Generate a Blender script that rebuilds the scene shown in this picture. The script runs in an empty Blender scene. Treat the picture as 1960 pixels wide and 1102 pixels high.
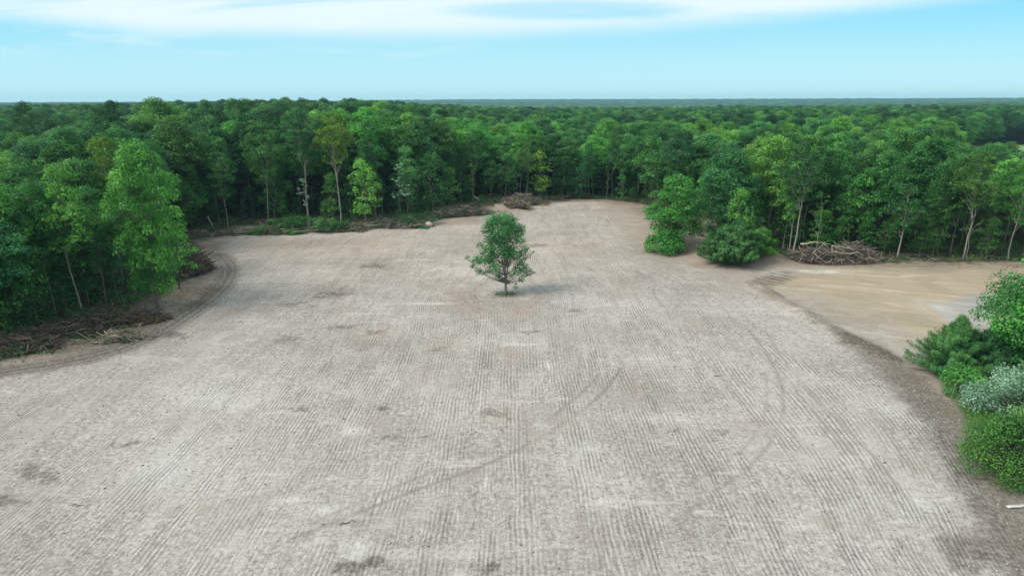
import bpy, math, random
import numpy as np
from math import radians, sin, cos, tan, atan2, pi, sqrt

rng = np.random.default_rng(7)
random.seed(7)
S = bpy.context.scene
COL = S.collection

# ------------------------------------------------------------------ camera
CAM_H = 24.0
FPX = 1307.0                      # focal length in pixels of the 1960 wide photograph
PITCH = radians(15.35)
ROLL = radians(0.10)
fw = np.array([0, cos(PITCH), -sin(PITCH)])
up0 = np.array([0, sin(PITCH), cos(PITCH)])
rt0 = np.array([1.0, 0, 0])
upv = up0 * cos(ROLL) + rt0 * sin(ROLL)
rtv = rt0 * cos(ROLL) - up0 * sin(ROLL)
CAM = np.array([0, 0, CAM_H])
from mathutils import Matrix, Vector
cam_d = bpy.data.cameras.new('camera')
cam = bpy.data.objects.new('camera', cam_d)
COL.objects.link(cam)
M = Matrix(((rtv[0], upv[0], -fw[0], CAM[0]), (rtv[1], upv[1], -fw[1], CAM[1]), (rtv[2], upv[2], -fw[2], CAM[2]), (0, 0, 0, 1)))
cam.matrix_world = M
cam_d.sensor_width = 36
cam_d.lens = 36 * FPX / 1960
cam_d.clip_start = 0.5
cam_d.clip_end = 30000
S.camera = cam

# ------------------------------------------------------------------ sky, sun, exposure
S.view_settings.view_transform = 'Standard'
S.view_settings.look = 'None'
S.view_settings.exposure = 0.42
S.view_settings.gamma = 1
SUN_EL = radians(44)
SUN_AZ = atan2(-0.90, -0.40)      # compass angle from +Y: the sun stands to the left, a little behind the camera
W = bpy.data.worlds.new('World'); S.world = W; W.use_nodes = True


class NT:
    """small helper for building node trees"""
    def __init__(s, tree):
        s.t = tree; s.n = tree.nodes; s.l = tree.links
    def node(s, typ, **kw):
        n = s.n.new(typ)
        for k, v in kw.items():
            setattr(n, k, v)
        return n
    def put(s, sock, v):
        if v is None: return
        if hasattr(v, 'is_output') or isinstance(v, bpy.types.NodeSocket):
            s.l.new(v, sock)
        else:
            sock.default_value = v
    def math(s, op, a, b=None, c=None, clamp=False):
        n = s.node('ShaderNodeMath', operation=op, use_clamp=clamp)
        s.put(n.inputs[0], a); s.put(n.inputs[1], b)
        if c is not None: s.put(n.inputs[2], c)
        return n.outputs[0]
    def mix(s, f, a, b, blend='MIX'):
        n = s.node('ShaderNodeMix', data_type='RGBA', blend_type=blend)
        s.put(n.inputs[0], f)
        s.put(n.inputs[6], a if not isinstance(a, tuple) else (*a, 1)[:4])
        s.put(n.inputs[7], b if not isinstance(b, tuple) else (*b, 1)[:4])
        return n.outputs[2]
    def noise(s, vec, scale, detail=3, rough=0.55, dist=0.0, col=False):
        n = s.node('ShaderNodeTexNoise')
        n.inputs['Scale'].default_value = scale; n.inputs['Detail'].default_value = detail
        n.inputs['Roughness'].default_value = rough; n.inputs['Distortion'].default_value = dist
        if vec is not None: s.l.new(vec, n.inputs['Vector'])
        return n.outputs['Color' if col else 'Fac']
    def ramp(s, f, lo, hi, a=0.0, b=1.0, smooth=True):
        n = s.node('ShaderNodeMapRange', interpolation_type='SMOOTHSTEP' if smooth else 'LINEAR')
        s.put(n.inputs[0], f)
        for i, v in enumerate((lo, hi, a, b)): n.inputs[i + 1].default_value = v
        return n.outputs[0]
    def comb(s, x, y, z):
        n = s.node('ShaderNodeCombineXYZ')
        s.put(n.inputs[0], x); s.put(n.inputs[1], y); s.put(n.inputs[2], z)
        return n.outputs[0]
    def sep(s, v):
        n = s.node('ShaderNodeSeparateXYZ'); s.l.new(v, n.inputs[0]); return n.outputs
    def vmul(s, v, k):
        n = s.node('ShaderNodeVectorMath', operation='MULTIPLY'); s.l.new(v, n.inputs[0]); n.inputs[1].default_value = k
        return n.outputs[0]
    def attr(s, name):
        n = s.node('ShaderNodeAttribute', attribute_name=name); return n.outputs


w = NT(W.node_tree)
w.n.clear()
sky = w.node('ShaderNodeTexSky', sky_type='NISHITA', sun_disc=False)
sky.sun_elevation = SUN_EL; sky.sun_rotation = SUN_AZ
sky.air_density = 1.0; sky.dust_density = 0.8; sky.ozone_density = 1.2; sky.altitude = 200
tc = w.node('ShaderNodeTexCoord').outputs['Generated']
sx, sy, sz = w.sep(tc)[:3]
# thin bright cirrus sheet high up, seen as a long band that slopes up to the right
tint = w.mix(1.0, sky.outputs[0], (1.0, 1.28, 1.28), 'MULTIPLY')
az = w.math('DIVIDE', sx, w.math('MAXIMUM', w.math('ABSOLUTE', sy), 0.05))
el = w.math('DIVIDE', sz, w.math('MAXIMUM', w.math('ABSOLUTE', sy), 0.05))
warp = w.noise(w.comb(w.math('MULTIPLY', az, 2.2), w.math('MULTIPLY', el, 7.0), 0.3), 1.0, 4, 0.55, 0.3)
wis = w.noise(w.comb(w.math('MULTIPLY', az, 3.0), w.math('ADD', w.math('MULTIPLY', el, 26.0), w.math('MULTIPLY', az, -1.5)), 2.0), 1.0, 6, 0.62, 0.8)
# lower rim of the band: elevation as a function of azimuth
rim = w.math('ADD', w.math('MULTIPLY', w.math('MULTIPLY', w.math('ADD', az, 0.20), w.math('ADD', az, 0.20)), 0.075), 0.079)
rim = w.math('ADD', rim, w.math('MULTIPLY', w.math('SUBTRACT', warp, 0.5), w.ramp(az, -0.6, 0.3, 0.05, 0.012)))
hgt = w.math('SUBTRACT', el, rim)
band = w.ramp(hgt, -0.012, 0.024)
soft = w.math('MULTIPLY', band, w.ramp(wis, 0.26, 0.54, 0.50, 1.0))
low = w.math('MULTIPLY', w.ramp(wis, 0.42, 0.70, 0.0, 0.6), w.ramp(el, 0.04, 0.075))
low = w.math('MULTIPLY', low, w.ramp(az, 0.1, -0.3))
hole = w.math('ADD', w.math('POWER', w.math('MULTIPLY', w.math('SUBTRACT', az, 0.08), 7.0), 2.0), w.math('POWER', w.math('MULTIPLY', w.math('SUBTRACT', el, 0.118), 90.0), 2.0))
soft = w.math('MULTIPLY', soft, w.ramp(hole, 0.2, 2.2, 0.40, 1.0))
cl = w.math('MAXIMUM', soft, low, clamp=True)
cyan = w.mix(w.ramp(el, 0.0, 0.17), (4.4, 7.2, 8.0), (1.6, 5.6, 7.7))
tint = w.mix(w.ramp(sz, 0.25, 0.65, 0.88, 0.0), tint, cyan)
skyc = w.mix(cl, tint, (6.6, 7.8, 8.1))
bg = w.node('ShaderNodeBackground'); w.l.new(skyc, bg.inputs[0]); bg.inputs[1].default_value = 0.095
wo = w.node('ShaderNodeOutputWorld'); w.l.new(bg.outputs[0], wo.inputs[0])

sun_d = bpy.data.lights.new('sun', 'SUN'); sun_d.energy = 3.0; sun_d.angle = radians(32); sun_d.color = (1, 0.95, 0.87)
sun = bpy.data.objects.new('sun', sun_d); COL.objects.link(sun)
sdir = Vector((sin(SUN_AZ) * cos(SUN_EL), cos(SUN_AZ) * cos(SUN_EL), sin(SUN_EL)))
sun.rotation_euler = sdir.to_track_quat('Z', 'Y').to_euler(); sun.location = (-60, -20, 90)

# ------------------------------------------------------------------ placing helpers
def ray(px, py):
    d = fw + rtv * ((px - 980) / FPX) + upv * ((551 - py) / FPX)
    return d
def G(px, py, z=0.0):
    """ground point seen at a pixel of the photograph"""
    d = ray(px, py); k = (z - CAM_H) / d[2]
    p = CAM + d * k
    return np.array([p[0], p[1]])
def GL(lst): return np.array([G(*p) for p in lst])
def top_z(x, y, py):
    """height over ground point (x, y) that shows at image row py"""
    q = (551 - py) / FPX
    # (d.up) = q (d.fw), d = (x, y, z - H)
    a = x * upv[0] + y * upv[1]; b = x * fw[0] + y * fw[1]
    dz = (q * b - a) / (upv[2] - q * fw[2])
    return CAM_H + dz
def proj(x, y, z=0.0):
    d = np.stack([x, y, np.broadcast_to(z, np.shape(x)) - CAM_H], -1)
    c = d @ fw; c = np.where(c < 1, 1, c)
    return 980 + FPX * (d @ rtv) / c, 551 - FPX * (d @ upv) / c

def vnoise(x, y, scale, seed=0, octaves=3):
    """value noise, -1..1"""
    out = np.zeros(np.shape(x)); amp = 1.0; tot = 0
    r = np.random.default_rng(seed); tab = r.random((256, 256)) * 2 - 1
    for o in range(octaves):
        fx = x / scale * 2 ** o + 37.3 * o; fy = y / scale * 2 ** o + 11.1 * o
        ix = np.floor(fx).astype(int); iy = np.floor(fy).astype(int)
        tx = fx - ix; ty = fy - iy; tx = tx * tx * (3 - 2 * tx); ty = ty * ty * (3 - 2 * ty)
        a = tab[ix & 255, iy & 255]; b = tab[(ix + 1) & 255, iy & 255]
        c = tab[ix & 255, (iy + 1) & 255]; d = tab[(ix + 1) & 255, (iy + 1) & 255]
        out += amp * ((a * (1 - tx) + b * tx) * (1 - ty) + (c * (1 - tx) + d * tx) * ty); tot += amp; amp *= 0.55
    return out / tot
def sstep(v, a, b):
    t = np.clip((v - a) / (b - a), 0, 1); return t * t * (3 - 2 * t)
def seg_dist(x, y, pts, closed=False):
    """distance to a polyline, and the signed side and the running length of the nearest point"""
    best = np.full(np.shape(x), 1e9); par = np.zeros(np.shape(x)); run = 0
    n = len(pts); m = n if closed else n - 1
    for i in range(m):
        a = pts[i]; b = pts[(i + 1) % n]; d = b - a; L = np.hypot(*d) + 1e-9
        t = np.clip(((x - a[0]) * d[0] + (y - a[1]) * d[1]) / L ** 2, 0, 1)
        q = np.hypot(x - a[0] - t * d[0], y - a[1] - t * d[1])
        k = q < best; best = np.where(k, q, best); par = np.where(k, run + t * L, par); run += L
    return best, par
def inside(x, y, pts):
    r = np.zeros(np.shape(x), bool); n = len(pts)
    for i in range(n):
        x1, y1 = pts[i]; x2, y2 = pts[(i + 1) % n]
        c = (y1 > y) != (y2 > y)
        r ^= c & (x < (x2 - x1) * (y - y1) / (y2 - y1 + 1e-12) + x1)
    return r
def sdist(x, y, pts):
    d, _ = seg_dist(x, y, pts, True); return np.where(inside(x, y, pts), d, -d)
def smooth_line(pts, n=3):
    for _ in range(n):
        q = [pts[0]]
        for a, b in zip(pts[:-1], pts[1:]):
            q += [a * 0.75 + b * 0.25, a * 0.25 + b * 0.75]
        q.append(pts[-1]); pts = np.array(q)
    return pts

# the clearing: everything inside is bare soil, outside stands the wood
CLEAR = GL([(-260, 800), (0, 672), (120, 640), (235, 600), (320, 545), (345, 500), (360, 462), (450, 430), (640, 425), (800, 420),
            (860, 405), (950, 380), (1060, 383), (1160, 382), (1235, 393), (1270, 420), (1340, 440), (1430, 468), (1500, 492), (1650, 500),
            (1800, 501), (2050, 501), (2300, 506)])
CLEAR = np.vstack([CLEAR, [[140, 60], [120, -30], [-70, -30], [-62, 20]]])
FIELD_R = smooth_line(np.vstack([GL([(1190, 440), (1205, 468), (1290, 500), (1370, 525), (1450, 562), (1560, 622), (1680, 690), (1780, 765), (1850, 850), (1915, 960), (1985, 1102)]), [[25, 10]]]))
TAN = np.vstack([GL([(1455, 548), (1510, 522), (1600, 508), (2100, 500), (2300, 506)]), [[120, 60]], GL([(2200, 780), (1960, 730), (1850, 690), (1760, 645), (1660, 600), (1560, 563)])])
THICKET = GL([(1775, 690), (1800, 730), (1850, 800), (1868, 870), (1930, 925), (2020, 975), (2200, 960), (2220, 780), (2020, 715), (1900, 690), (1850, 672), (1800, 665)])
ISLAND = GL([(1225, 462), (1300, 490), (1370, 508), (1440, 508), (1500, 500), (1500, 480), (1400, 450), (1270, 425), (1230, 430)])
TREE0 = G(968, 563)
BAND_L = smooth_line(GL([(-200, 770), (0, 712), (120, 697), (240, 668), (330, 622), (400, 572), (437, 535), (440, 508), (418, 488)]))
BAND_R = smooth_line(GL([(1640, 655), (1720, 715), (1800, 790), (1850, 860), (1900, 950), (1960, 1060), (2000, 1130)]))
RIDGE_R = smooth_line(GL([(1448, 548), (1490, 573), (1560, 612), (1630, 652), (1700, 690)]))
ARC1 = smooth_line(GL([(560, 1030), (700, 975), (830, 925), (930, 893), (1040, 838), (1110, 790), (1160, 748), (1190, 705)]))
ARC1B = smooth_line(GL([(600, 1000), (700, 955), (850, 895), (1000, 838), (1090, 775), (1150, 715)]))
ARC2 = smooth_line(GL([(1230, 1040), (1320, 975), (1400, 920), (1465, 865), (1500, 800), (1502, 745), (1478, 690), (1440, 640)]))
ARC2B = smooth_line(GL([(1310, 930), (1400, 880), (1450, 830), (1472, 770), (1465, 710)]))
ARC3 = smooth_line(GL([(1340, 533), (1285, 535), (1252, 545), (1250, 565), (1275, 590)]))
ARC4 = smooth_line(GL([(1745, 960), (1700, 900), (1640, 835), (1560, 760), (1500, 690), (1470, 640)]))
ARC5 = smooth_line(GL([(1720, 965), (1650, 880), (1570, 800), (1490, 700)]))
BIRTHS = [(G(1400, 498), 6.0, 1.3), (G(1300, 462), 5.5, 1.1), (G(340, 560), 3.2, 0.8), (G(875, 424), 4.5, 0.6), (G(960, 402), 6.0, 1.2), (G(110, 668), 4.0, 0.7), (G(1475, 498), 4, 0.8)]
def zfun(x, y):
    x = np.asarray(x, float); y = np.asarray(y, float)
    z = 0.16 * vnoise(x, y, 22, 3) + 0.05 * vnoise(x, y, 5, 4)
    for c, r, h in BIRTHS:
        d2 = ((x - c[0]) ** 2 + (y - c[1]) ** 2) / r ** 2
        z = z + h * np.exp(-d2 * 1.5) * (1 + 0.35 * vnoise(x, y, 2.2, 9))
    d, _ = seg_dist(x, y, RIDGE_R)
    z = z + 0.35 * np.exp(-(d / 1.1) ** 2)
    return z
def Z(x, y): return float(zfun(np.array([x]), np.array([y]))[0])

# ------------------------------------------------------------------ object helpers
def tag(o, label=None, cat=None, group=None, kind=None):
    if label: o['label'] = label
    if cat: o['category'] = cat
    if group: o['group'] = group
    if kind: o['kind'] = kind
    return o
def mesh_np(name, V, F, mats, attrs=None, smooth=False, fmat=None):
    """mesh from numpy verts and a list of face arrays (k,3) / (k,4)"""
    me = bpy.data.meshes.new(name)
    V = np.asarray(V, np.float32); F = [np.asarray(f, np.int32) for f in F if len(f)]
    me.vertices.add(len(V)); me.vertices.foreach_set('co', V.ravel())
    nl = sum(f.size for f in F); nf = sum(len(f) for f in F)
    me.loops.add(nl); me.loops.foreach_set('vertex_index', np.concatenate([f.ravel() for f in F]))
    me.polygons.add(nf)
    tot = np.concatenate([np.full(len(f), f.shape[1], np.int32) for f in F])
    me.polygons.foreach_set('loop_start', np.concatenate([[0], np.cumsum(tot)[:-1]]).astype(np.int32))
    me.polygons.foreach_set('loop_total', tot)
    if fmat is not None: me.polygons.foreach_set('material_index', np.asarray(fmat, np.int32))
    if smooth: me.polygons.foreach_set('use_smooth', np.ones(nf, bool))
    for m in mats: me.materials.append(m)
    for k, (dom, dat) in (attrs or {}).items():
        typ = 'FLOAT' if np.ndim(dat) == 1 else 'FLOAT_COLOR'
        a = me.attributes.new(k, typ, dom)
        a.data.foreach_set('value' if typ == 'FLOAT' else 'color', np.asarray(dat, np.float32).ravel())
    me.update(calc_edges=True)
    return me
def obj(name, me, parent=None, loc=None):
    o = bpy.data.objects.new(name, me); COL.objects.link(o)
    if parent is not None: o.parent = parent
    if loc is not None: o.location = loc
    return o
def empty(name, loc, rz=0.0, sc=1.0):
    o = bpy.data.objects.new(name, None); COL.objects.link(o)
    o.location = loc; o.rotation_euler = (0, 0, rz); o.scale = (sc, sc, sc) if np.isscalar(sc) else sc
    o.empty_display_size = 0.5
    return o

class Tubes:
    def __init__(s): s.V = []; s.F = []; s.n = 0; s.T = []; s.LQ = []; s.LT = []
    def add(s, pts, rad, k=6):
        pts = np.asarray(pts, float); rad = np.broadcast_to(rad, len(pts))
        t = np.gradient(pts, axis=0); t /= np.linalg.norm(t, axis=1)[:, None] + 1e-9
        ref = np.array([0.31, 0.87, 0.1]) if abs(t[0][2]) > 0.6 else np.array([0, 0, 1.0])
        a = np.cross(t, ref); a /= np.linalg.norm(a, axis=1)[:, None] + 1e-9
        b = np.cross(t, a)
        th = np.arange(k) / k * 2 * pi
        ring = pts[:, None] + rad[:, None, None] * (a[:, None] * np.cos(th)[None, :, None] + b[:, None] * np.sin(th)[None, :, None])
        m = len(pts)
        s.V.append(ring.reshape(-1, 3)); s.V.append(pts[-1:] + t[-1:] * rad[-1]); s.V.append(pts[:1])
        i = np.arange(m - 1)[:, None] * k; j = np.arange(k)[None]; j2 = (j + 1) % k
        q = np.stack([i + j, i + j2, i + k + j2, i + k + j], -1).reshape(-1, 4) + s.n
        jj = np.arange(k); tip = s.n + m * k
        c1 = np.stack([(m - 1) * k + jj + s.n, (m - 1) * k + (jj + 1) % k + s.n, np.full(k, tip), np.full(k, tip)], -1)
        s.F.append(q); lv = random.random(); s.LQ.append(np.full(len(q), lv)); s.LT.append(np.full(2 * k, lv))
        s.T.append(c1[:, :3]); s.T.append(np.stack([s.n + (jj + 1) % k, s.n + jj, np.full(k, tip + 1)], -1))
        s.n += m * k + 2
    def mesh(s, name, mat):
        return mesh_np(name, np.vstack(s.V), [np.vstack(s.F), np.vstack(s.T)], [mat], {'lv': ('FACE', np.concatenate(s.LQ + s.LT))}, smooth=True)

def leaf_quads(c, nrm, size, r, shape=0.5):
    n = len(c); nrm = nrm / (np.linalg.norm(nrm, axis=1)[:, None] + 1e-9)
    t = np.cross(nrm, r.normal(size=(n, 3))); t /= np.linalg.norm(t, axis=1)[:, None] + 1e-9
    b = np.cross(nrm, t); s = size[:, None]
    fold = nrm * s * 0.12
    V = np.stack([c - t * s, c + b * s * shape + fold, c + t * s * 0.9, c - b * s * shape + fold], 1).reshape(-1, 3)
    return V, np.arange(4 * n).reshape(-1, 4)

def clump_leaves(clumps, per, size, r, droop=-0.45, shape=0.5, fill=0.62):
    """leaf sized faces spread through the shell of every clump (centre, rx, rz)"""
    C = []; N = []; L = []; Sz = []
    for (c, rx, rz) in clumps:
        n = max(8, int(per * (rx * rx)))
        d = r.normal(size=(n * 2, 3)); d /= np.linalg.norm(d, axis=1)[:, None]
        d = d[d[:, 2] > droop - 0.25 * r.random(len(d))][:n]
        rad = fill + (1.08 - fill) * r.random(len(d)) ** 0.7
        bump = 1 + 0.22 * np.sin(d[:, 0] * 5 + c[0] * 3) * np.sin(d[:, 1] * 5 + c[1] * 3)
        p = np.asarray(c) + d * (rad * bump)[:, None] * np.array([rx, rx, rz])
        C.append(p); N.append(d * 0.7 + np.array([0, 0, 0.55]) + r.normal(size=d.shape) * 0.42)
        L.append(np.clip(0.5 + 0.24 * r.normal() + 0.22 * r.normal(size=len(d)), 0, 1))
        Sz.append(size * (0.7 + 0.6 * r.random(len(d))))
    C = np.vstack(C); V, F = leaf_quads(C, np.vstack(N), np.concatenate(Sz), r, shape)
    return V, F, np.concatenate(L)

# ------------------------------------------------------------------ materials
def new_mat(name):
    m = bpy.data.materials.new(name); m.use_nodes = True; t = NT(m.node_tree); t.n.clear()
    return m, t, t.node('ShaderNodeOutputMaterial')
def leaf_mat(name, dark, mid, light, trans=0.36, gloss=0.25):
    m, t, out = new_mat(name)
    lv = t.attr('lv')[2]
    oi = t.node('ShaderNodeObjectInfo')
    P = t.node('ShaderNodeTexCoord').outputs['Object']
    nz = t.noise(P, 0.45, 2)
    f = t.math('ADD', t.math('MULTIPLY', lv, 0.75), t.math('MULTIPLY', t.math('SUBTRACT', nz, 0.5), 0.9))
    f = t.math('ADD', f, t.math('MULTIPLY', t.math('SUBTRACT', oi.outputs['Random'], 0.5), 0.35), clamp=True)
    cr = t.node('ShaderNodeValToRGB'); t.l.new(f, cr.inputs[0])
    e = cr.color_ramp.elements; e[0].position = 0.05; e[0].color = (*dark, 1); e[1].position = 0.95; e[1].color = (*light, 1)
    k = e.new(0.5); k.color = (*mid, 1)
    hs = t.node('ShaderNodeHueSaturation'); t.l.new(cr.outputs[0], hs.inputs['Color'])
    r2 = t.math('FRACT', t.math('MULTIPLY', oi.outputs['Random'], 7.31))
    hs.inputs['Saturation'].default_value = 1.02
    t.l.new(t.ramp(r2, 0, 1, 0.470, 0.507, False), hs.inputs['Hue'])
    t.l.new(t.ramp(t.math('FRACT', t.math('MULTIPLY', oi.outputs['Random'], 3.77)), 0, 1, 1.10, 1.85, False), hs.inputs['Value'])
    p = t.node('ShaderNodeBsdfPrincipled'); t.l.new(hs.outputs[0], p.inputs['Base Color'])
    p.inputs['Roughness'].default_value = 0.5; p.inputs['Specular IOR Level'].default_value = gloss
    tr = t.node('ShaderNodeBsdfTranslucent'); t.l.new(t.mix(1.0, hs.outputs[0], (1.1, 1.25, 0.55), 'MULTIPLY'), tr.inputs[0])
    ms = t.node('ShaderNodeMixShader'); ms.inputs[0].default_value = trans
    t.l.new(p.outputs[0], ms.inputs[1]); t.l.new(tr.outputs[0], ms.inputs[2]); t.l.new(ms.outputs[0], out.inputs[0])
    return m
LEAF = {
    'dark': leaf_mat('leaf_dark_green', (0.009, 0.038, 0.016), (0.024, 0.092, 0.033), (0.060, 0.175, 0.055)),
    'mid': leaf_mat('leaf_mid_green', (0.015, 0.060, 0.020), (0.038, 0.140, 0.036), (0.095, 0.250, 0.062)),
    'bright': leaf_mat('leaf_bright_green', (0.026, 0.100, 0.026), (0.070, 0.230, 0.045), (0.16, 0.38, 0.08)),
    'maple': leaf_mat('leaf_maple_green', (0.018, 0.075, 0.020), (0.050, 0.180, 0.038), (0.12, 0.31, 0.06)),
    'weed': leaf_mat('leaf_weed', (0.030, 0.045, 0.016), (0.055, 0.10, 0.028), (0.13, 0.16, 0.06)),
    'yellow': leaf_mat('leaf_yellow_green', (0.045, 0.115, 0.018), (0.11, 0.25, 0.03), (0.20, 0.38, 0.05)),
    'blue': leaf_mat('leaf_blue_green', (0.016, 0.064, 0.028), (0.042, 0.145, 0.054), (0.10, 0.25, 0.095)),
    'silver': leaf_mat('leaf_silver_green', (0.07, 0.14, 0.10), (0.17, 0.29, 0.22), (0.32, 0.45, 0.37)),
    'cedar': leaf_mat('leaf_cedar_green', (0.014, 0.058, 0.024), (0.036, 0.125, 0.038), (0.085, 0.22, 0.055), 0.15),
    'dry': leaf_mat('leaf_dry_brown', (0.07, 0.055, 0.025), (0.14, 0.12, 0.05), (0.25, 0.20, 0.09), 0.2),
    'lone': leaf_mat('leaf_lone_tree', (0.014, 0.062, 0.028), (0.048, 0.175, 0.060), (0.12, 0.33, 0.11)),
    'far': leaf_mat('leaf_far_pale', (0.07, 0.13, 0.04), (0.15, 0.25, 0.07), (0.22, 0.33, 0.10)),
}
def bark_mat(name, a, b, scale=6):
    m, t, out = new_mat(name)
    P = t.node('ShaderNodeTexCoord').outputs['Object']
    n1 = t.noise(t.vmul(P, (3, 3, 0.6)), scale, 4, 0.65)
    n2 = t.noise(P, 0.8, 2)
    c = t.mix(t.math('ADD', t.math('MULTIPLY', t.ramp(n1, 0.35, 0.68), 0.55), t.math('MULTIPLY', t.math('SUBTRACT', t.math('POWER', t.attr('lv')[2], 1.7), 0.30), 0.9), clamp=True), a, b)
    c = t.mix(t.ramp(n2, 0.3, 0.8, 0, 0.5), c, tuple(0.55 * (x + y) / 2 for x, y in zip(a, b)))
    p = t.node('ShaderNodeBsdfPrincipled'); t.l.new(c, p.inputs['Base Color']); p.inputs['Roughness'].default_value = 0.85
    bp = t.node('ShaderNodeBump'); bp.inputs['Distance'].default_value = 0.03; t.l.new(n1, bp.inputs['Height']); t.l.new(bp.outputs[0], p.inputs['Normal'])
    t.l.new(p.outputs[0], out.inputs[0]); return m
BARK = {
    'grey': bark_mat('bark_grey', (0.13, 0.115, 0.09), (0.27, 0.25, 0.21)),
    'pale': bark_mat('bark_pale', (0.26, 0.24, 0.20), (0.48, 0.45, 0.39)),
    'dark': bark_mat('bark_dark', (0.06, 0.052, 0.04), (0.15, 0.13, 0.105)),
    'wood': bark_mat('bare_wood', (0.20, 0.155, 0.11), (0.50, 0.42, 0.31)),
    'twig': bark_mat('dry_twigs', (0.035, 0.028, 0.023), (0.40, 0.34, 0.27), 3),
    'root': bark_mat('root_soil', (0.035, 0.024, 0.017), (0.25, 0.175, 0.12), 2),
}

# ------------------------------------------------------------------ ground
def ground():
    def axis(lo, hi, step, far, growth=1.13):
        core = np.arange(lo, hi + step * 0.5, step); out = [core]
        a = []; v = core[-1]; s = step
        while v < far: s *= growth; v += s; a.append(v)
        b = []; v = core[0]; s = step
        while v > -far: s *= growth; v -= s; b.append(v)
        return np.concatenate([b[::-1], core, a])
    xs = axis(-62, 66, 0.24, 3700)
    ys = [18.0]
    while ys[-1] < 180: ys.append(ys[-1] + max(0.2, 0.0042 * ys[-1]))
    s = 0.8; v = ys[-1]
    while v < 4900: s *= 1.13; v += s; ys.append(v)
    lo = []; s = 0.3; v = 18.0
    while v > -200: s *= 1.25; v -= s; lo.append(v)
    ys = np.array(lo[::-1] + ys)
    X, Y = np.meshgrid(xs, ys); x = X.ravel(); y = Y.ravel()
    near = (np.abs(x) < 200) & (y < 260) & (y > -60)
    zz = np.where(near, zfun(x, y), 0)
    d = np.hypot(x, y)
    # broad low relief far away: a long ridge on the horizon
    zz = zz + 16 * sstep(d, 3600, 4800) * sstep(x / (d + 1), -0.35, 0.0) * (1 + 0.2 * vnoise(x, y, 900, 5)) - 10 * sstep(d, 1000, 1900) * (1 - sstep(d, 2600, 3600)) * sstep(x / (d + 1), -0.25, 0.05) * (1 - sstep(x / (d + 1), 0.42, 0.55))
    sd = sdist(x, y, CLEAR)
    fr, frp = seg_dist(x, y, FIELD_R)
    # field frame: x position of the right rim at every y
    o = np.argsort(FIELD_R[:, 1]); xe = np.interp(y, FIELD_R[o, 1], FIELD_R[o, 0])
    wr = sstep(x - xe, -20, 0)
    u = x - (xe - 30.0) * wr * 0.85
    # passes of the machine bend round the lone tree
    dx = x - TREE0[0]; dy = y - TREE0[1]; r2 = dx * dx + dy * dy; a = 3.6
    u = u - dx * (a * a / np.maximum(r2, a * a)) * np.exp(-r2 / 260)
    px_all, _p = proj(x, y, 0.0)
    onfield = sstep(xe - x, -0.8, 1.2)
    amp = sstep(sd, 2.5, 8) * onfield * np.clip(0.75 + 0.55 * vnoise(x, y * 0.3, 3.5, 21), 0.1, 1)
    amp *= sstep(np.sqrt(r2), 2.0, 4.2)
    tan = sstep(sdist(x, y, TAN) + 2.6 * vnoise(x, y * 2, 5, 31, 4), -3.0, 3.0)
    rightside = (1 - onfield) * sstep(sd, -1, 1.5)
    bl, _ = seg_dist(x, y, BAND_L); br, _ = seg_dist(x, y, BAND_R); rr, _ = seg_dist(x, y, RIDGE_R)
    rag = vnoise(x, y, 1.6, 40, 4)
    dark = 1.0 * sstep(bl + 0.5 * rag, 2.1, 0.9) * (0.72 + 0.28 * np.sin(bl * 9)) * (y < 130) + 0.75 * sstep(br + 0.8 * rag, 2.8, 0.8) + 0.85 * sstep(rr + 1.1 * rag, 1.3, 0.2) * (0.7 + 0.5 * vnoise(x, y, 3, 88))
    q = GL([(1428, 540), (1500, 516), (1530, 520), (1470, 552)])
    dark += 0.85 * sstep(sdist(x, y, q) + 1.5 * rag, -1.0, 0.7) * (0.75 + 0.45 * np.sin((x + y) * 3.0 + rag * 2))
    q = GL([(1785, 1025), (1870, 1018), (1900, 1060), (1880, 1095), (1815, 1090)])
    dark += 0.6 * sstep(sdist(x, y, q) + 0.3 * rag, -0.3, 0.5)
    rag2 = vnoise(x, y, 0.55, 77, 3); rg = np.random.default_rng(12)
    for px, py, r in [(945, 792, 0.8), (552, 652, 1.5), (660, 625, 1.2), (716, 636, 1.0), (1012, 636, 0.6), (730, 783, 0.35), (575, 782, 0.6), (840, 668, 0.7), (245, 848, 0.8), (60, 905, 1.2), (20, 960, 1.2),
                      (640, 560, 2.2), (560, 582, 1.8), (1100, 594, 0.7), (1380, 825, 0.5), (1300, 822, 0.6), (690, 1085, 1.0), (930, 1085, 0.7), (820, 835, 0.4), (755, 835, 0.8), (330, 640, 1.4), (720, 510, 1.5), (1010, 470, 2.0)]:
        c = G(px, py); a_ = rg.uniform(-.5, .5); xx_ = (x - c[0]) * cos(a_) + (y - c[1]) * sin(a_); yy_ = -(x - c[0]) * sin(a_) + (y - c[1]) * cos(a_)
        dd = np.hypot(xx_ / rg.uniform(1.1, 1.9), yy_ / rg.uniform(.6, 1.1))
        dark += rg.uniform(.35, .8) * sstep(dd + 1.1 * r * rag2 + .6 * r * rag, r * 1.1, r * 0.35)
    # brown disturbed soil along the rim of the clearing
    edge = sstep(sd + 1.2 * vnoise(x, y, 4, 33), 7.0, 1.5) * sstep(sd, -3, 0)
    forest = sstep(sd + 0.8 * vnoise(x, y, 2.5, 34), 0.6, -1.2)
    tracks = np.zeros_like(x)
    for ln, wd, st in [(ARC1, .20, .9), (ARC1B, .20, .7), (ARC2, .18, .8), (ARC2B, .18, .5), (ARC3, .22, .6), (ARC4, .17, .6), (ARC5, .17, .5)]:
        dd, pr = seg_dist(x, y, ln); brk = sstep(vnoise(pr, pr * 0, 4.0, int(wd * 991) + len(ln), 2), -0.5, 0.1) * 0.6 + 0.4
        tracks = np.maximum(tracks, st * brk * sstep(dd, wd * .7 + 0.12, wd * 0.3))
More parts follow.
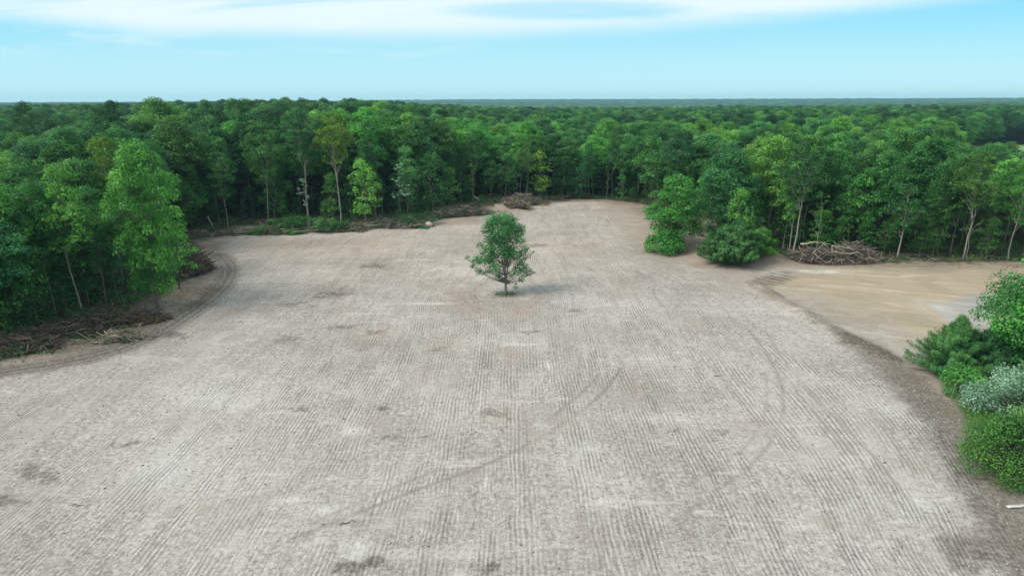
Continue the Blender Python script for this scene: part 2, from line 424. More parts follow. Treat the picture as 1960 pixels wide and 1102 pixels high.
    red = np.zeros_like(x)
    for px, py, r in [(915, 600, 1.6), (990, 600, 1.5), (880, 570, 3.5), (640, 545, 2.5), (720, 640, 2.2), (850, 660, 2.0), (1090, 470, 5), (700, 470, 6), (560, 470, 5), (1000, 590, 1.8), (960, 795, 1.2), (1330, 620, 1.0), (1215, 740, 1.0), (980, 680, 1.5)]:
        c = G(px, py); red += 0.34 * np.exp(-(((x - c[0]) / r) ** 2 + ((y - c[1]) / (r * 1.4)) ** 2))
    red += 0.35 * edge * sstep(y, 80, 110)
    pale = np.zeros_like(x)
    for px, py, rx, ry, st in [(1560, 519, 5.5, 1.2, 1.0), (1490, 526, 2.0, 1.0, .7), (680, 825, 0.9, 0.7, .8), (1050, 700, 0.3, 1.3, .8), (1035, 815, .6, .5, .5), (560, 955, 1.1, 0.4, .7), (620, 975, .9, .5, .7), (680, 1050, .8, 1.0, .7), (1560, 880, 1.4, 1.0, .4),
                               (1130, 860, 1.0, .6, .5), (930, 925, .3, 1.1, .7), (1800, 590, 2.5, 3.5, .5), (1160, 960, 1.3, .7, .4), (820, 580, 3.2, .45, .8), (1700, 780, 1.8, 3, .45), (700, 600, 3, .4, .5), (1000, 660, 2.5, .4, .5), (300, 900, 4, 3, .4), (380, 760, 5, 4, .3), (1250, 800, 5, 1.0, .35), (1750, 960, 3, 1.6, .45), (800, 1060, 5, .6, .5)]:
        c = G(px, py); pale += st * np.exp(-(((x - c[0]) / rx) ** 2 + ((y - c[1]) / ry) ** 2) * 1.2) * np.clip(1 + 0.9 * rag, 0, 2)
    q = GL([(1790, 600), (1850, 565), (1960, 560), (2200, 560), (2200, 680), (1960, 690), (1850, 650)])
    blue = sstep(sdist(x, y, q) + 1.2 * vnoise(x, y, 3, 51), -1.5, 1.2)
    thick = sstep(sdist(x, y, THICKET) + 0.5 * rag, -0.6, 0.3)
    isl = sstep(sdist(x, y, ISLAND) + 0.8 * rag, -1.5, 1.0)
    for c, r_, h_ in BIRTHS:
        isl = np.maximum(isl, sstep(np.hypot(x - c[0], y - c[1]) + rag, r_ * 1.5, r_ * 0.7))
    dirt = GL([(-50, 720), (60, 690), (200, 672), (300, 628), (385, 585), (425, 540), (405, 490), (440, 462), (360, 455), (300, 520), (200, 600), (-50, 660)])
    edge = np.maximum(edge, 0.9 * sstep(sdist(x, y, dirt) + rag, -0.8, 0.8))
    # ground cover right round the foot of the lone tree
    g0 = sstep(np.sqrt(r2) + 0.4 * rag, 1.3, 0.5)
    grass = np.clip(thick * 0.8 + 0.6 * g0, 0, 1)
    dark += 0.30 * sstep(np.hypot(x - TREE0[0], y - TREE0[1]) + rag, 3.0, 1.0)  # soil coloured darker round the foot of the lone tree
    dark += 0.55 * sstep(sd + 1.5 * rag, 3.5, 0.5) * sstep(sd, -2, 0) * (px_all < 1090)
    # far meadow behind the right hand wood
    mead = inside(x, y, MEADOW)
    grass = np.where(mead, 1.0, grass); forest = np.where(mead, 0.0, forest)
    one = np.ones_like(x)
    cl = lambda v: np.clip(v, 0, 1)
    A = {'groove': ('POINT', u), 'amp': ('POINT', amp * (1 - cl(tracks)) * 1.0),
         'ma': ('POINT', np.stack([cl(tan), cl(dark), cl(forest), one], -1)),
         'mb': ('POINT', np.stack([cl(red), cl(pale), cl(blue * rightside), one], -1)),
         'mc': ('POINT', np.stack([cl(edge), cl(tracks), cl(grass), one], -1)),
         'md': ('POINT', np.stack([cl(rightside), cl(isl), mead * 1.0, one], -1))}
    nx = len(xs); ny = len(ys)
    i = np.arange(ny - 1)[:, None] * nx; j = np.arange(nx - 1)[None]
    F = np.stack([i + j, i + j + 1, i + nx + j + 1, i + nx + j], -1).reshape(-1, 4)
    m, t, out = new_mat('bare_soil')
    P = t.node('ShaderNodeNewGeometry').outputs['Position']
    px_, py_, pz_ = t.sep(P)[:3]
    u_ = t.attr('groove')[2]; amp_ = t.attr('amp')[2]
    tan_, dark_, for_ = t.sep(t.attr('ma')[0])[:3]
    red_, pale_, blue_ = t.sep(t.attr('mb')[0])[:3]
    edge_, trk_, grs_ = t.sep(t.attr('mc')[0])[:3]
    rs_, isl_, mead_ = t.sep(t.attr('md')[0])[:3]
    big = t.noise(P, 0.07, 3); med = t.noise(P, 0.55, 4, 0.6, 0.4); fine = t.noise(P, 3.2, 5, 0.68); crumb = t.noise(P, 11, 3, 0.7)
    gv = t.comb(u_, py_, 0.0)
    strk = t.noise(t.vmul(gv, (1.6, 0.16, 1)), 1.0, 4, 0.6); sfine = t.noise(t.vmul(gv, (7.0, 1.1, 1)), 1.0, 3, 0.65)
    passes = t.noise(t.vmul(gv, (0.42, 0.035, 1)), 1.0, 2, 0.5)
    # colours of the soil itself
    f = t.math('ADD', t.math('MULTIPLY', t.math('SUBTRACT', strk, 0.5), 0.9), t.math('MULTIPLY', t.math('SUBTRACT', fine, 0.5), 2.6))
    f = t.math('ADD', f, t.math('MULTIPLY', t.math('SUBTRACT', sfine, 0.5), 1.3))
    f = t.math('ADD', f, t.math('MULTIPLY', t.math('SUBTRACT', crumb, 0.5), 2.2))
    f = t.math('ADD', f, t.math('MULTIPLY', t.math('SUBTRACT', big, 0.5), 1.3))
    f = t.math('ADD', f, 0.5, clamp=True)
    c = t.mix(f, (0.195, 0.170, 0.152), (0.452, 0.415, 0.384))
    c = t.mix(t.ramp(med, 0.52, 0.75, 0, 0.45), c, (0.265, 0.220, 0.180))
    c = t.mix(t.ramp(passes, 0.48, 0.7, 0, 0.30), c, (0.42, 0.395, 0.36))
    wsp = t.noise(t.vmul(P, (0.16, 0.75, 1)), 1.0, 5, 0.65, 1.2); blt = t.noise(P, 0.17, 4, 0.6, 0.6)
    c = t.mix(t.ramp(wsp, 0.56, 0.70, 0, 0.55), c, (0.50, 0.465, 0.43))
    c = t.mix(t.ramp(blt, 0.50, 0.66, 0, 0.42), c, (0.275, 0.232, 0.20))
    c = t.mix(t.ramp(py_, 65, 115, 0, 0.55), c, t.mix(1.0, c, (1.06, 0.975, 0.90), 'MULTIPLY'))
    c = t.mix(t.math('MULTIPLY', red_, t.ramp(strk, 0.3, 0.6, 0.5, 1.0)), c, (0.32, 0.225, 0.165))
    c = t.mix(t.math('MULTIPLY', rs_, 0.55), c, t.mix(fine, (0.21, 0.165, 0.125), (0.36, 0.30, 0.245)))
    st2 = t.noise(t.comb(t.math('ADD', t.math('MULTIPLY', px_, 0.16), t.math('MULTIPLY', py_, 0.10)), t.math('ADD', t.math('MULTIPLY', py_, 0.75), t.math('MULTIPLY', px_, 0.28)), 0.0), 0.8, 6, 0.66, 0.6)
    tc_ = t.mix(t.ramp(st2, 0.25, 0.75), (0.31, 0.250, 0.178), (0.405, 0.325, 0.222))
    tc_ = t.mix(t.ramp(st2, 0.60, 0.72, 0, 0.5), tc_, (0.50, 0.43, 0.32))
    tc_ = t.mix(t.ramp(crumb, 0.35, 0.7, 0, 0.35), tc_, (0.23, 0.185, 0.135))
    c = t.mix(t.math('MULTIPLY', tan_, t.ramp(med, 0.25, 0.5, 0.65, 0.95)), c, tc_)
    wr_ = t.math('MULTIPLY', rs_, t.ramp(st2, 0.55, 0.68, 0, 0.55))
    c = t.mix(wr_, c, (0.50, 0.44, 0.36))
    c = t.mix(t.math('MULTIPLY', rs_, t.ramp(blt, 0.48, 0.62, 0, 0.45)), c, (0.24, 0.195, 0.15))
    c = t.mix(t.math('MULTIPLY', isl_, 0.8), c, t.mix(fine, (0.19, 0.140, 0.105), (0.35, 0.275, 0.215)))
    c = t.mix(t.math('MULTIPLY', blue_, t.ramp(st2, 0.3, 0.6, 0.5, 1)), c, t.mix(t.ramp(st2, 0.4, 0.7), (0.25, 0.232, 0.212), (0.34, 0.332, 0.32)))
    c = t.mix(t.math('MULTIPLY', pale_, t.ramp(fine, 0.3, 0.6, 0.4, 1.0)), c, (0.54, 0.515, 0.475))
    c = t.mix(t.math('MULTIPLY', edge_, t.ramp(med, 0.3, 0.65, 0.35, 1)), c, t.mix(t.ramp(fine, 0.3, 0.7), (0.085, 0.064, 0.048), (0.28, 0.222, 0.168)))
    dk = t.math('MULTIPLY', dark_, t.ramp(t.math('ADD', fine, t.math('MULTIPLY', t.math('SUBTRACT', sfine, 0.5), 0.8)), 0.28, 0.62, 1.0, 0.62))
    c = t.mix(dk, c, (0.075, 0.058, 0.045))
    c = t.mix(t.math('MULTIPLY', t.math('MULTIPLY', trk_, t.ramp(fine, 0.35, 0.55, 0.5, 1.0)), 0.75), c, (0.17, 0.15, 0.13))
    ff = t.mix(t.ramp(fine, 0.35, 0.65), (0.030, 0.026, 0.016), (0.085, 0.07, 0.04))
    ff = t.mix(t.ramp(t.noise(P, 0.3, 3), 0.5, 0.62, 0, 0.75), ff, (0.018, 0.05, 0.014))
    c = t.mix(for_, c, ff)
    gg = t.mix(t.ramp(fine, 0.35, 0.65), (0.020, 0.06, 0.014), (0.055, 0.13, 0.03))
    c = t.mix(t.math('MULTIPLY', grs_, t.ramp(fine, 0.3, 0.55, 0.55, 1)), c, gg)
    c = t.mix(mead_, c, (0.15, 0.29, 0.10))
    # relief: ridges left by the tracks, crumbs and clods
    ph = t.math('ADD', t.math('MULTIPLY', u_, 2 * pi / 0.30), t.math('MULTIPLY', t.noise(t.vmul(gv, (0.7, 0.22, 1)), 1.0, 3), 11.0))
    g = t.math('SINE', ph)
    am = t.math('MULTIPLY', amp_, t.ramp(passes, 0.36, 0.58, 0.15, 1.15))
    am = t.math('MULTIPLY', am, t.ramp(t.noise(t.vmul(gv, (0.5, 0.22, 1)), 1.0, 4), 0.38, 0.56, 0.08, 1.1))
    gh = t.math('MULTIPLY', t.math('MULTIPLY', g, am), 0.030)
    # soil colour turns darker towards the bottom of the grooves
    c = t.mix(t.math('MULTIPLY', t.math('MULTIPLY', am, t.ramp(g, -0.2, -0.9)), 0.34), c, (0.14, 0.122, 0.105))
    hh = t.math('ADD', gh, t.math('MULTIPLY', crumb, 0.022)); hh = t.math('ADD', hh, t.math('MULTIPLY', fine, 0.055))
    hh = t.math('ADD', hh, t.math('MULTIPLY', sfine, 0.03))
    hh = t.math('ADD', hh, t.math('MULTIPLY', t.math('MULTIPLY', dark_, fine), 0.12))
    hh = t.math('SUBTRACT', hh, t.math('MULTIPLY', trk_, 0.06))
    bp = t.node('ShaderNodeBump'); bp.inputs['Distance'].default_value = 1.0; bp.inputs['Strength'].default_value = 0.9; t.l.new(hh, bp.inputs['Height'])
    p = t.node('ShaderNodeBsdfPrincipled'); t.l.new(c, p.inputs['Base Color']); p.inputs['Roughness'].default_value = 0.95
    p.inputs['Specular IOR Level'].default_value = 0.15
    t.l.new(bp.outputs[0], p.inputs['Normal']); t.l.new(p.outputs[0], out.inputs[0])
    me = mesh_np('ground', np.stack([x, y, zz], -1), [F], [m], A, smooth=True)
    tag(obj('ground', me), kind='structure')

def polar(px, d):
    """world point at distance d in the direction of image column px"""
    az_ = math.atan((px - 980) / FPX / cos(PITCH)); return np.array([sin(az_) * d, cos(az_) * d])
MEADOW = np.array([polar(1760, 250), polar(1790, 290), polar(1840, 380), polar(1852, 455), polar(1900, 475), polar(2050, 470), polar(2250, 420), polar(2200, 215), polar(1900, 205)])
ground()

# ------------------------------------------------------------------ trees
def lobed_clumps(r, h, base, R, nl, nsub, prof=0.55, squash=0.85, asym=0.15):
    """crown made of lobes, every lobe made of small leafy clumps"""
    lobes = []; tries = 0
    while len(lobes) < nl and tries < 600:
        tries += 1
        tt = r.random() ** 0.75
        env = (sin(pi * min(1, (0.10 + 0.90 * tt)) ** (1.0 / max(prof, 0.2) * 0.62))) ** 0.7 if tt < 1 else 0
        lr = R * (0.34 + 0.16 * r.random())
        rad = max(0, R * env - lr * 0.75) * (0.55 + 0.45 * r.random())
        a = r.random() * 2 * pi
        c = np.array([rad * cos(a) * (1 + asym * cos(a)), rad * sin(a), base + (h - base - lr * 0.8) * tt + 0.1 * lr])
        if all(np.linalg.norm(c - q[0]) > 0.62 * (lr + q[1]) for q in lobes): lobes.append((c, lr))
    lobes.append((np.array([0, 0, h - R * 0.42]), R * 0.42))
    subs = []
    for c, lr in lobes:
        k = max(3, int(nsub * (lr / (R * 0.42)) ** 2)); sub = []
        for _ in range(k * 6):
            d = r.normal(size=3); d /= np.linalg.norm(d)
            if d[2] < -0.35: continue
            p = c + d * lr * np.array([1, 1, squash]) * (0.72 + 0.25 * r.random())
            if all(np.linalg.norm(p - q) > lr * 0.42 for q in sub): sub.append(p)
            if len(sub) >= k: break
        for p in sub:
            rr = lr * (0.34 + 0.16 * r.random()); subs.append((p, rr, rr * 0.8))
    return lobes, subs

def trunk_tubes(r, h, rad, lobes, subs, lean=(0, 0), fork=False, twigs=False, wob=0.25, sides=7, minz=0.0):
    T = Tubes()
    n = 8; zs = np.linspace(-0.6, h * 0.86, n)
    off = np.cumsum(r.normal(size=(n, 2)) * wob, axis=0); off -= off[0]; off *= 0.5
    P = np.stack([lean[0] * zs / h + off[:, 0], lean[1] * zs / h + off[:, 1], zs], -1)
    rr = rad * (1 - 0.82 * np.linspace(0, 1, n)) ; rr[0] *= 1.35
    T.add(P, rr, sides)
    def at(z):
        return np.array([np.interp(z, zs, P[:, i]) for i in range(3)]), np.interp(z, zs, rr)
    ends = []
    for c, lr in lobes:
        z0 = max(minz, min(c[2] * 0.72, c[2] - 0.35 * np.hypot(c[0], c[1]))) ; z0 = min(z0, h * 0.8)
        a, ra = at(z0); e = c + np.array([0, 0, -0.1 * lr]); mid = (a + e) / 2 + np.array([0, 0, 0.10 * np.linalg.norm(e - a)]) + r.normal(size=3) * 0.15
        q = np.stack([a, a * 0.55 + mid * 0.45 + r.normal(size=3) * 0.05, mid, (mid + e) / 2, e])
        T.add(q, np.linspace(ra * 0.55, ra * 0.14 + 0.01, 5), 5); ends.append((mid, e, ra * 0.3))
    if twigs:
        for c, rx, rz in subs:
            k = min(range(len(ends)), key=lambda i: np.linalg.norm(ends[i][1] - c)); m_, e, ra = ends[k]
            s = m_ * 0.4 + e * 0.6; T.add(np.stack([s, (s + c) / 2 + r.normal(size=3) * 0.12, c]), [ra * 0.5 + .008, ra * 0.3 + .006, 0.008], 4)
    return T

class Kind:
    pass
KINDS = {}
def make_kind(key, seed, h, basef, R, nl, nsub, leaf=0.24, per=75, rad=0.2, **kw):
    r = np.random.default_rng(seed)
    prof = kw.pop('prof', 0.55); asym = kw.pop('asym', 0.15); squash = kw.pop('squash', 0.85)
    lobes, subs = lobed_clumps(r, h, h * basef, R, nl, nsub, prof, squash, asym)
    V, F, L = clump_leaves(subs, per, leaf, r)
    k = Kind(); k.h = h; k.R = R
    k.crown = mesh_np(key + '_crown', V, [F], [LEAF['mid']], {'lv': ('FACE', L)})
    k.trunk = trunk_tubes(r, h, rad, lobes, subs, **kw).mesh(key + '_trunk', BARK['grey'])
    KINDS[key] = k
    return k
for i in range(5):
    make_kind('oak%d' % i, 100 + i, 19.0, 0.30 + 0.04 * (i % 3), 4.6 + 0.35 * (i % 3), 13 + i, 12, 0.175, 125, 0.15, prof=0.5 + 0.06 * (i % 2), wob=0.45)
for i in range(3):
    make_kind('slim%d' % i, 200 + i, 19.0, 0.32 + 0.07 * i, 3.0 + 0.3 * i, 15, 10, 0.165, 120, 0.11, prof=0.6, wob=0.35)
for i in range(3):
    make_kind('under%d' % i, 300 + i, 8.0, 0.18, 2.1 + 0.2 * i, 10, 8, 0.15, 125, 0.07, prof=0.65, wob=0.2)
for i in range(2):
    make_kind('wisp%d' % i, 330 + i, 12.0, 0.35, 2.0, 7, 4, 0.18, 60, 0.075, prof=0.7, wob=0.35, twigs=True)

def place_tree(kind, x, y, h, leaf='mid', bark='grey', label='', cat='tree', group=None, name='broadleaf_tree', rz=None, wide=1.0, r=rng, zoff=0.0):
    k = KINDS[kind]; s = h / k.h; sxy = s * wide
    e = empty(name, (x, y, Z(x, y) + zoff), r.random() * 2 * pi if rz is None else rz, (sxy, sxy, s))
    tag(e, label, cat, group)
    if kind[:3] == 'oak': e.scale = (sxy * r.uniform(.85, 1.25), sxy * r.uniform(.85, 1.25), s)
    for nm, me, mt in (('trunk', k.trunk, BARK[bark]), ('crown', k.crown, LEAF[leaf])):
        o = bpy.data.objects.new(nm, me); COL.objects.link(o); o.parent = e
        o.material_slots[0].link = 'OBJECT'; o.material_slots[0].material = mt
    return e

def wood_height(px, d):
    return np.interp(px, [-400, 0, 200, 450, 700, 860, 980, 1300, 1500, 1960, 2400], [18, 18, 19.5, 21.3, 21.5, 18.5, 16.5, 16.0, 17.2, 18.0, 18.0]) + np.interp(d, [60, 120, 250, 400], [-0.5, 0, 0.3, 0.8]) * (px < 800) - 5.0 * sstep(px, 1810, 1850) * sstep(d, 125, 150) * (1 - sstep(d, 240, 260))

HAND = []      # ground points of the single trees placed by hand
def hand(kind, px, py, top, leaf, bark, label, name='broadleaf_tree', cat='tree', wide=1.0, rz=None, group=None):
    x, y = G(px, py); h = top_z(x, y, top) - Z(x, y)
    HAND.append((x, y, KINDS[kind].R * h / KINDS[kind].h * wide))
    return place_tree(kind, x, y, h, leaf, bark, label, cat, group, name, rz, wide)

# --- single trees along the rim of the left wood
make_kind('maple', 411, 13.5, 0.12, 3.9, 34, 14, 0.120, 270, 0.15, prof=0.52, twigs=True, wob=0.12, asym=0.05)
make_kind('maple2', 415, 11.0, 0.08, 3.3, 26, 13, 0.120, 250, 0.13, prof=0.56, twigs=True)
make_kind('forked', 421, 19.0, 0.50, 3.4, 12, 9, 0.16, 130, 0.13, prof=0.55, twigs=True, wob=0.4)
make_kind('open', 431, 12.0, 0.32, 3.3, 12, 8, 0.17, 100, 0.13, prof=0.55, twigs=True, wob=0.3)
hand('maple', 302, 590, 268, 'maple', 'grey', 'tall bright green ovate tree leaning over the brush at the left bend of the clearing', 'maple_tree', rz=0.4, wide=0.80)
hand('slim1', 235, 545, 262, 'yellow', 'grey', 'yellowish green tree top rising just behind the bright ovate tree on the left', 'maple_tree')
hand('maple2', 12, 640, 345, 'maple', 'dark', 'broad bright green tree cut by the left edge of the photo', 'maple_tree', wide=1.0, rz=2.0)
hand('maple2', -90, 640, 330, 'dark', 'dark', 'green tree at the lower left corner of the left wood', 'maple_tree', wide=1.1)
hand('under1', 95, 600, 345, 'maple', 'dark', 'light green layered tree between the left border tree and the bright ovate tree', 'small_tree', wide=1.15)
hand('under2', 150, 575, 400, 'dark', 'dark', 'low spreading green tree in shade left of the bright ovate tree', 'small_tree', wide=1.5)  # dark leaf colour stands in for the shade on this tree
hand('under0', 345, 562, 395, 'bright', 'dark', 'small green tree on a bare dark trunk right beside the bright ovate tree', 'small_tree', wide=1.0)
hand('slim0', 437, 437, 262, 'mid', 'pale', 'tree with a straight pale trunk behind the left end of the fallen tree row')
hand('slim2', 513, 428, 225, 'mid', 'pale', 'tall tree with a thin pale leaning trunk in the left wood front')
hand('forked', 594, 428, 205, 'blue', 'pale', 'very tall grey green tree with a thin forked trunk above the small pale leaved tree')
hand('forked', 652, 432, 212, 'yellow', 'pale', 'tall light green tree with a bright pale forked trunk behind the fallen tree row', rz=1.2)
hand('wisp0', 588, 430, 340, 'silver', 'grey', 'slender small tree with pale leaves in front of the dark left wood', 'sapling', 'sapling')
hand('under0', 640, 430, 330, 'mid', 'grey', 'short dark green tree beside the bright forked trunk', 'small_tree')
hand('under2', 700, 434, 305, 'bright', 'grey', 'yellow green bushy tree right of the bright forked trunk', 'small_tree', wide=0.9)
hand('wisp1', 722, 432, 350, 'bright', 'grey', 'thin sapling leaning right above the fallen trunks', 'sapling', 'sapling')
hand('slim0', 782, 425, 278, 'blue', 'grey', 'slim grey green tree left of the boulder')
hand('wisp1', 768, 428, 310, 'silver', 'grey', 'narrow sapling hung with pale leaves left of the boulder', 'sapling', 'sapling')
hand('under2', 830, 412, 292, 'mid', 'grey', 'dense green tree directly behind the boulder', 'small_tree')
hand('wisp0', 905, 392, 312, 'yellow', 'grey', 'bright yellow green sapling behind the dry brush pile', 'sapling', 'sapling')
hand('open', 940, 388, 305, 'mid', 'grey', 'green tree between the yellow sapling and the tall straight tree')
hand('open', 970, 388, 296, 'blue', 'grey', 'blue green tree with thin trunk left of the tall straight tree')
hand('slim1', 1007, 385, 262, 'mid', 'grey', 'tall tree with a long straight trunk behind the dry brush pile')
hand('under0', 1032, 386, 288, 'yellow', 'grey', 'small tree with a yellow top right of the tall straight tree', 'small_tree')
hand('under1', 1110, 382, 318, 'dark', 'grey', 'dark small tree left of the path that leaves the clearing', 'small_tree')
hand('under2', 1075, 380, 300, 'dark', 'grey', 'dark green tree at the far left corner of the clearing', 'small_tree')
hand('under0', 1190, 384, 335, 'mid', 'grey', 'small green tree right of the path that leaves the clearing', 'small_tree')
hand('open', 1245, 402, 258, 'mid', 'dark', 'yellowish green spreading tree at the far right corner of the clearing')
hand('slim2', 1285, 410, 240, 'blue', 'dark', 'tall blue green tree behind the far right corner of the clearing')
# --- single trees along the right wood
hand('maple2', 1288, 478, 333, 'bright', 'grey', 'bright green tree with a low skirt on the mound right of the lone tree', 'maple_tree', wide=1.3, rz=1.0)
hand('maple', 1385, 472, 282, 'blue', 'grey', 'tall round crowned green tree rising behind the two dark cedar bushes', 'maple_tree', wide=1.15, rz=3.0)
hand('under1', 1410, 490, 358, 'bright', 'grey', 'narrow light green tree directly above the cedar bushes', 'small_tree', wide=0.8)
hand('oak1', 1470, 470, 262, 'bright', 'grey', 'large yellow green dome crown left of the log pile')
hand('forked', 1516, 498, 290, 'blue', 'pale', 'leaning tree with a thick pale trunk at the left end of the log pile', rz=2.5, wide=1.25)
hand('wisp0', 1560, 496, 365, 'bright', 'pale', 'small bright tree crown between the leaning pale trunk and the log pile', 'sapling', 'sapling')
hand('open', 1620, 478, 338, 'blue', 'pale', 'grey green tree on a pale trunk behind the middle of the log pile')
hand('open', 1638, 482, 332, 'bright', 'grey', 'bright tree with a fan of thin branches right of the middle of the log pile')
hand('open', 1718, 497, 350, 'mid', 'pale', 'tree on a white trunk leaning right beyond the right end of the log pile')
hand('under2', 1758, 493, 405, 'mid', 'grey', 'small green tree right of the leaning white trunk', 'small_tree')
hand('slim2', 1842, 499, 285, 'bright', 'pale', 'tall light green tree with twin pale trunks at the rim of the tan field', wide=1.15)
hand('wisp1', 1850, 499, 370, 'mid', 'pale', 'thin young tree with crooked white stem beside the twin pale trunk', 'sapling', 'sapling')
hand('under0', 1888, 500, 415, 'bright', 'grey', 'small bright tree near the right end of the tan field rim', 'small_tree')
hand('slim0', 1930, 499, 300, 'bright', 'pale', 'tall bright tree at the right picture edge behind the tan field')
hand('under1', 1690, 490, 420, 'mid', 'grey', 'low green tree just right of the log pile', 'small_tree')
hand('under0', 1450, 482, 415, 'dark', 'grey', 'dark small tree in the gap between cedars and leaning trunk', 'small_tree')

# --- the wood: nearest trees one by one, the rest as one far wood
def wood_points():
    pts = []; d = 52.0
    while d < 5250:
        sp = float(np.interp(d, [50, 200, 300, 600, 1500, 4000, 7000], [5.6, 6.2, 7.5, 9.0, 16, 42, 70]))
        a0 = radians(44); n = int(2 * a0 * d / sp)
        for k in range(n):
            a = -a0 + 2 * a0 * (k + rng.random()) / n; dd = d + (rng.random() - 0.5) * sp
            pts.append((dd * sin(a), dd * cos(a), sp))
        d += sp * 0.9
    return np.array(pts)
WP = wood_points()
sdw = sdist(WP[:, 0], WP[:, 1], CLEAR)
keep = (sdw < -1.8) & ~inside(WP[:, 0], WP[:, 1], MEADOW)
# the sight line over the hidden meadow stays open
for hx, hy, hr in HAND:
    keep &= np.hypot(WP[:, 0] - hx, WP[:, 1] - hy) > min(2.6, 0.55 * hr + 1)
WP = WP[keep]; sdw = -sdw[keep]
D = np.hypot(WP[:, 0], WP[:, 1]); PXc, PYc = proj(WP[:, 0], WP[:, 1], 16.0)
order = np.argsort(D); inview = (PXc > -60) & (PXc < 2020)
N_INDIV = 300 - len(HAND)
ZONES = [(-999, 200, 'in the wood at the left photo edge'), (200, 430, 'behind the bright ovate tree on the left'), (430, 640, 'behind the row of fallen trees'),
         (640, 860, 'behind the boulder in the left wood'), (860, 1060, 'behind the dry brush pile'), (1060, 1240, 'behind the far end of the clearing'),
         (1240, 1420, 'behind the mound with two cedars'), (1420, 1600, 'behind the left half of the log pile'), (1600, 1780, 'behind the right end of the log pile'), (1780, 9999, 'behind the right end of the tan field')]
LOOK = {'dark': 'dark green', 'mid': 'middle green', 'bright': 'light green', 'blue': 'blue green', 'yellow': 'yellow green'}
count = 0; STUFF = []
huez = vnoise(WP[:, 0], WP[:, 1], 26, 61, 2)
for i in order:
    x, y, sp = WP[i]; d = D[i]; px = PXc[i]
    h0 = wood_height(px, d); q = rng.random() + 0.55 * huez[i]
    front = sdw[i] < 7
    left = px < 860
    if front and rng.random() < 0.45:
        kind = rng.choice(['under0', 'under1', 'under2', 'wisp0', 'wisp1']); h = rng.uniform(5, 10.5)
    elif front: kind = rng.choice(['slim0', 'slim1', 'slim2']); h = h0 * rng.uniform(0.78, 0.98)
    else: kind = 'oak%d' % rng.integers(5); h = h0 * rng.uniform(0.82, 1.06)
    if left: leaf = 'dark' if q < 0.38 else 'mid' if q < 0.82 else 'blue' if q < 0.95 else 'bright'
    else: leaf = 'dark' if q < 0.10 else 'mid' if q < 0.58 else 'blue' if q < 0.72 else 'bright'
    if inview[i] and count < N_INDIV and d < 260:
        place = next(z[2] for z in ZONES if z[0] <= px < z[1])
        size = 'small' if kind[0] in 'uw' else 'slim' if kind[0] == 's' else 'broad'
        row = 'front row' if front else 'deeper row' if sdw[i] < 20 else 'far canopy'
        g = '%s %s trees %s' % (LOOK[leaf], size, place)
        place_tree(kind, x, y, h, leaf, rng.choice(['grey', 'dark', 'pale'], p=[.5, .3, .2]), '%s %s tree of the %s %s' % (size, LOOK[leaf], row, place), 'tree', g + ', ' + row)
        count += 1
    else: STUFF.append((x, y, h / 19.0 * (1.0 if d < 700 else 0.95), sp, leaf, kind, d))

# young trees that fill the foot of the wood's rim
def rim_trees():
    r = np.random.default_rng(19); n = 0; P = []
    cand = [(p[0], p[1]) for p in zip(r.uniform(-95, 130, 9000), r.uniform(48, 200, 9000))]
    c = np.array(cand); s_ = -sdist(c[:, 0], c[:, 1], CLEAR); px, py = proj(c[:, 0], c[:, 1], 4.0)
    c = c[(s_ > 2.2) & (s_ < 17) & (px > -20) & (px < 1980)]
    for x, y in c:
        if n >= 285: break
        if all(np.hypot(x - a, y - b) > 3.2 for a, b in P) and all(np.hypot(x - h[0], y - h[1]) > 1.2 for h in HAND):
            P.append((x, y)); n += 1
            ppx = float(proj(np.array(x), np.array(y), 3.0)[0]); place = next(z[2] for z in ZONES if z[0] <= ppx < z[1])
            leaf = r.choice(['dark', 'mid', 'bright', 'blue'], p=[.42, .38, .08, .12] if ppx < 900 else [.3, .42, .18, .10]); kd = r.choice(['under0', 'under1', 'under2', 'under0', 'wisp0'])
            h = r.uniform(3.2, 10.5); place_tree(kd, x, y, h, leaf, r.choice(['grey', 'dark', 'pale'], p=[.4, .4, .2]), '%s young understorey tree %s' % (LOOK[leaf], place), 'young tree', '%s young understorey trees %s' % (LOOK[leaf], place), 'young_tree', r=r, wide=r.uniform(.9, 1.35))
rim_trees()
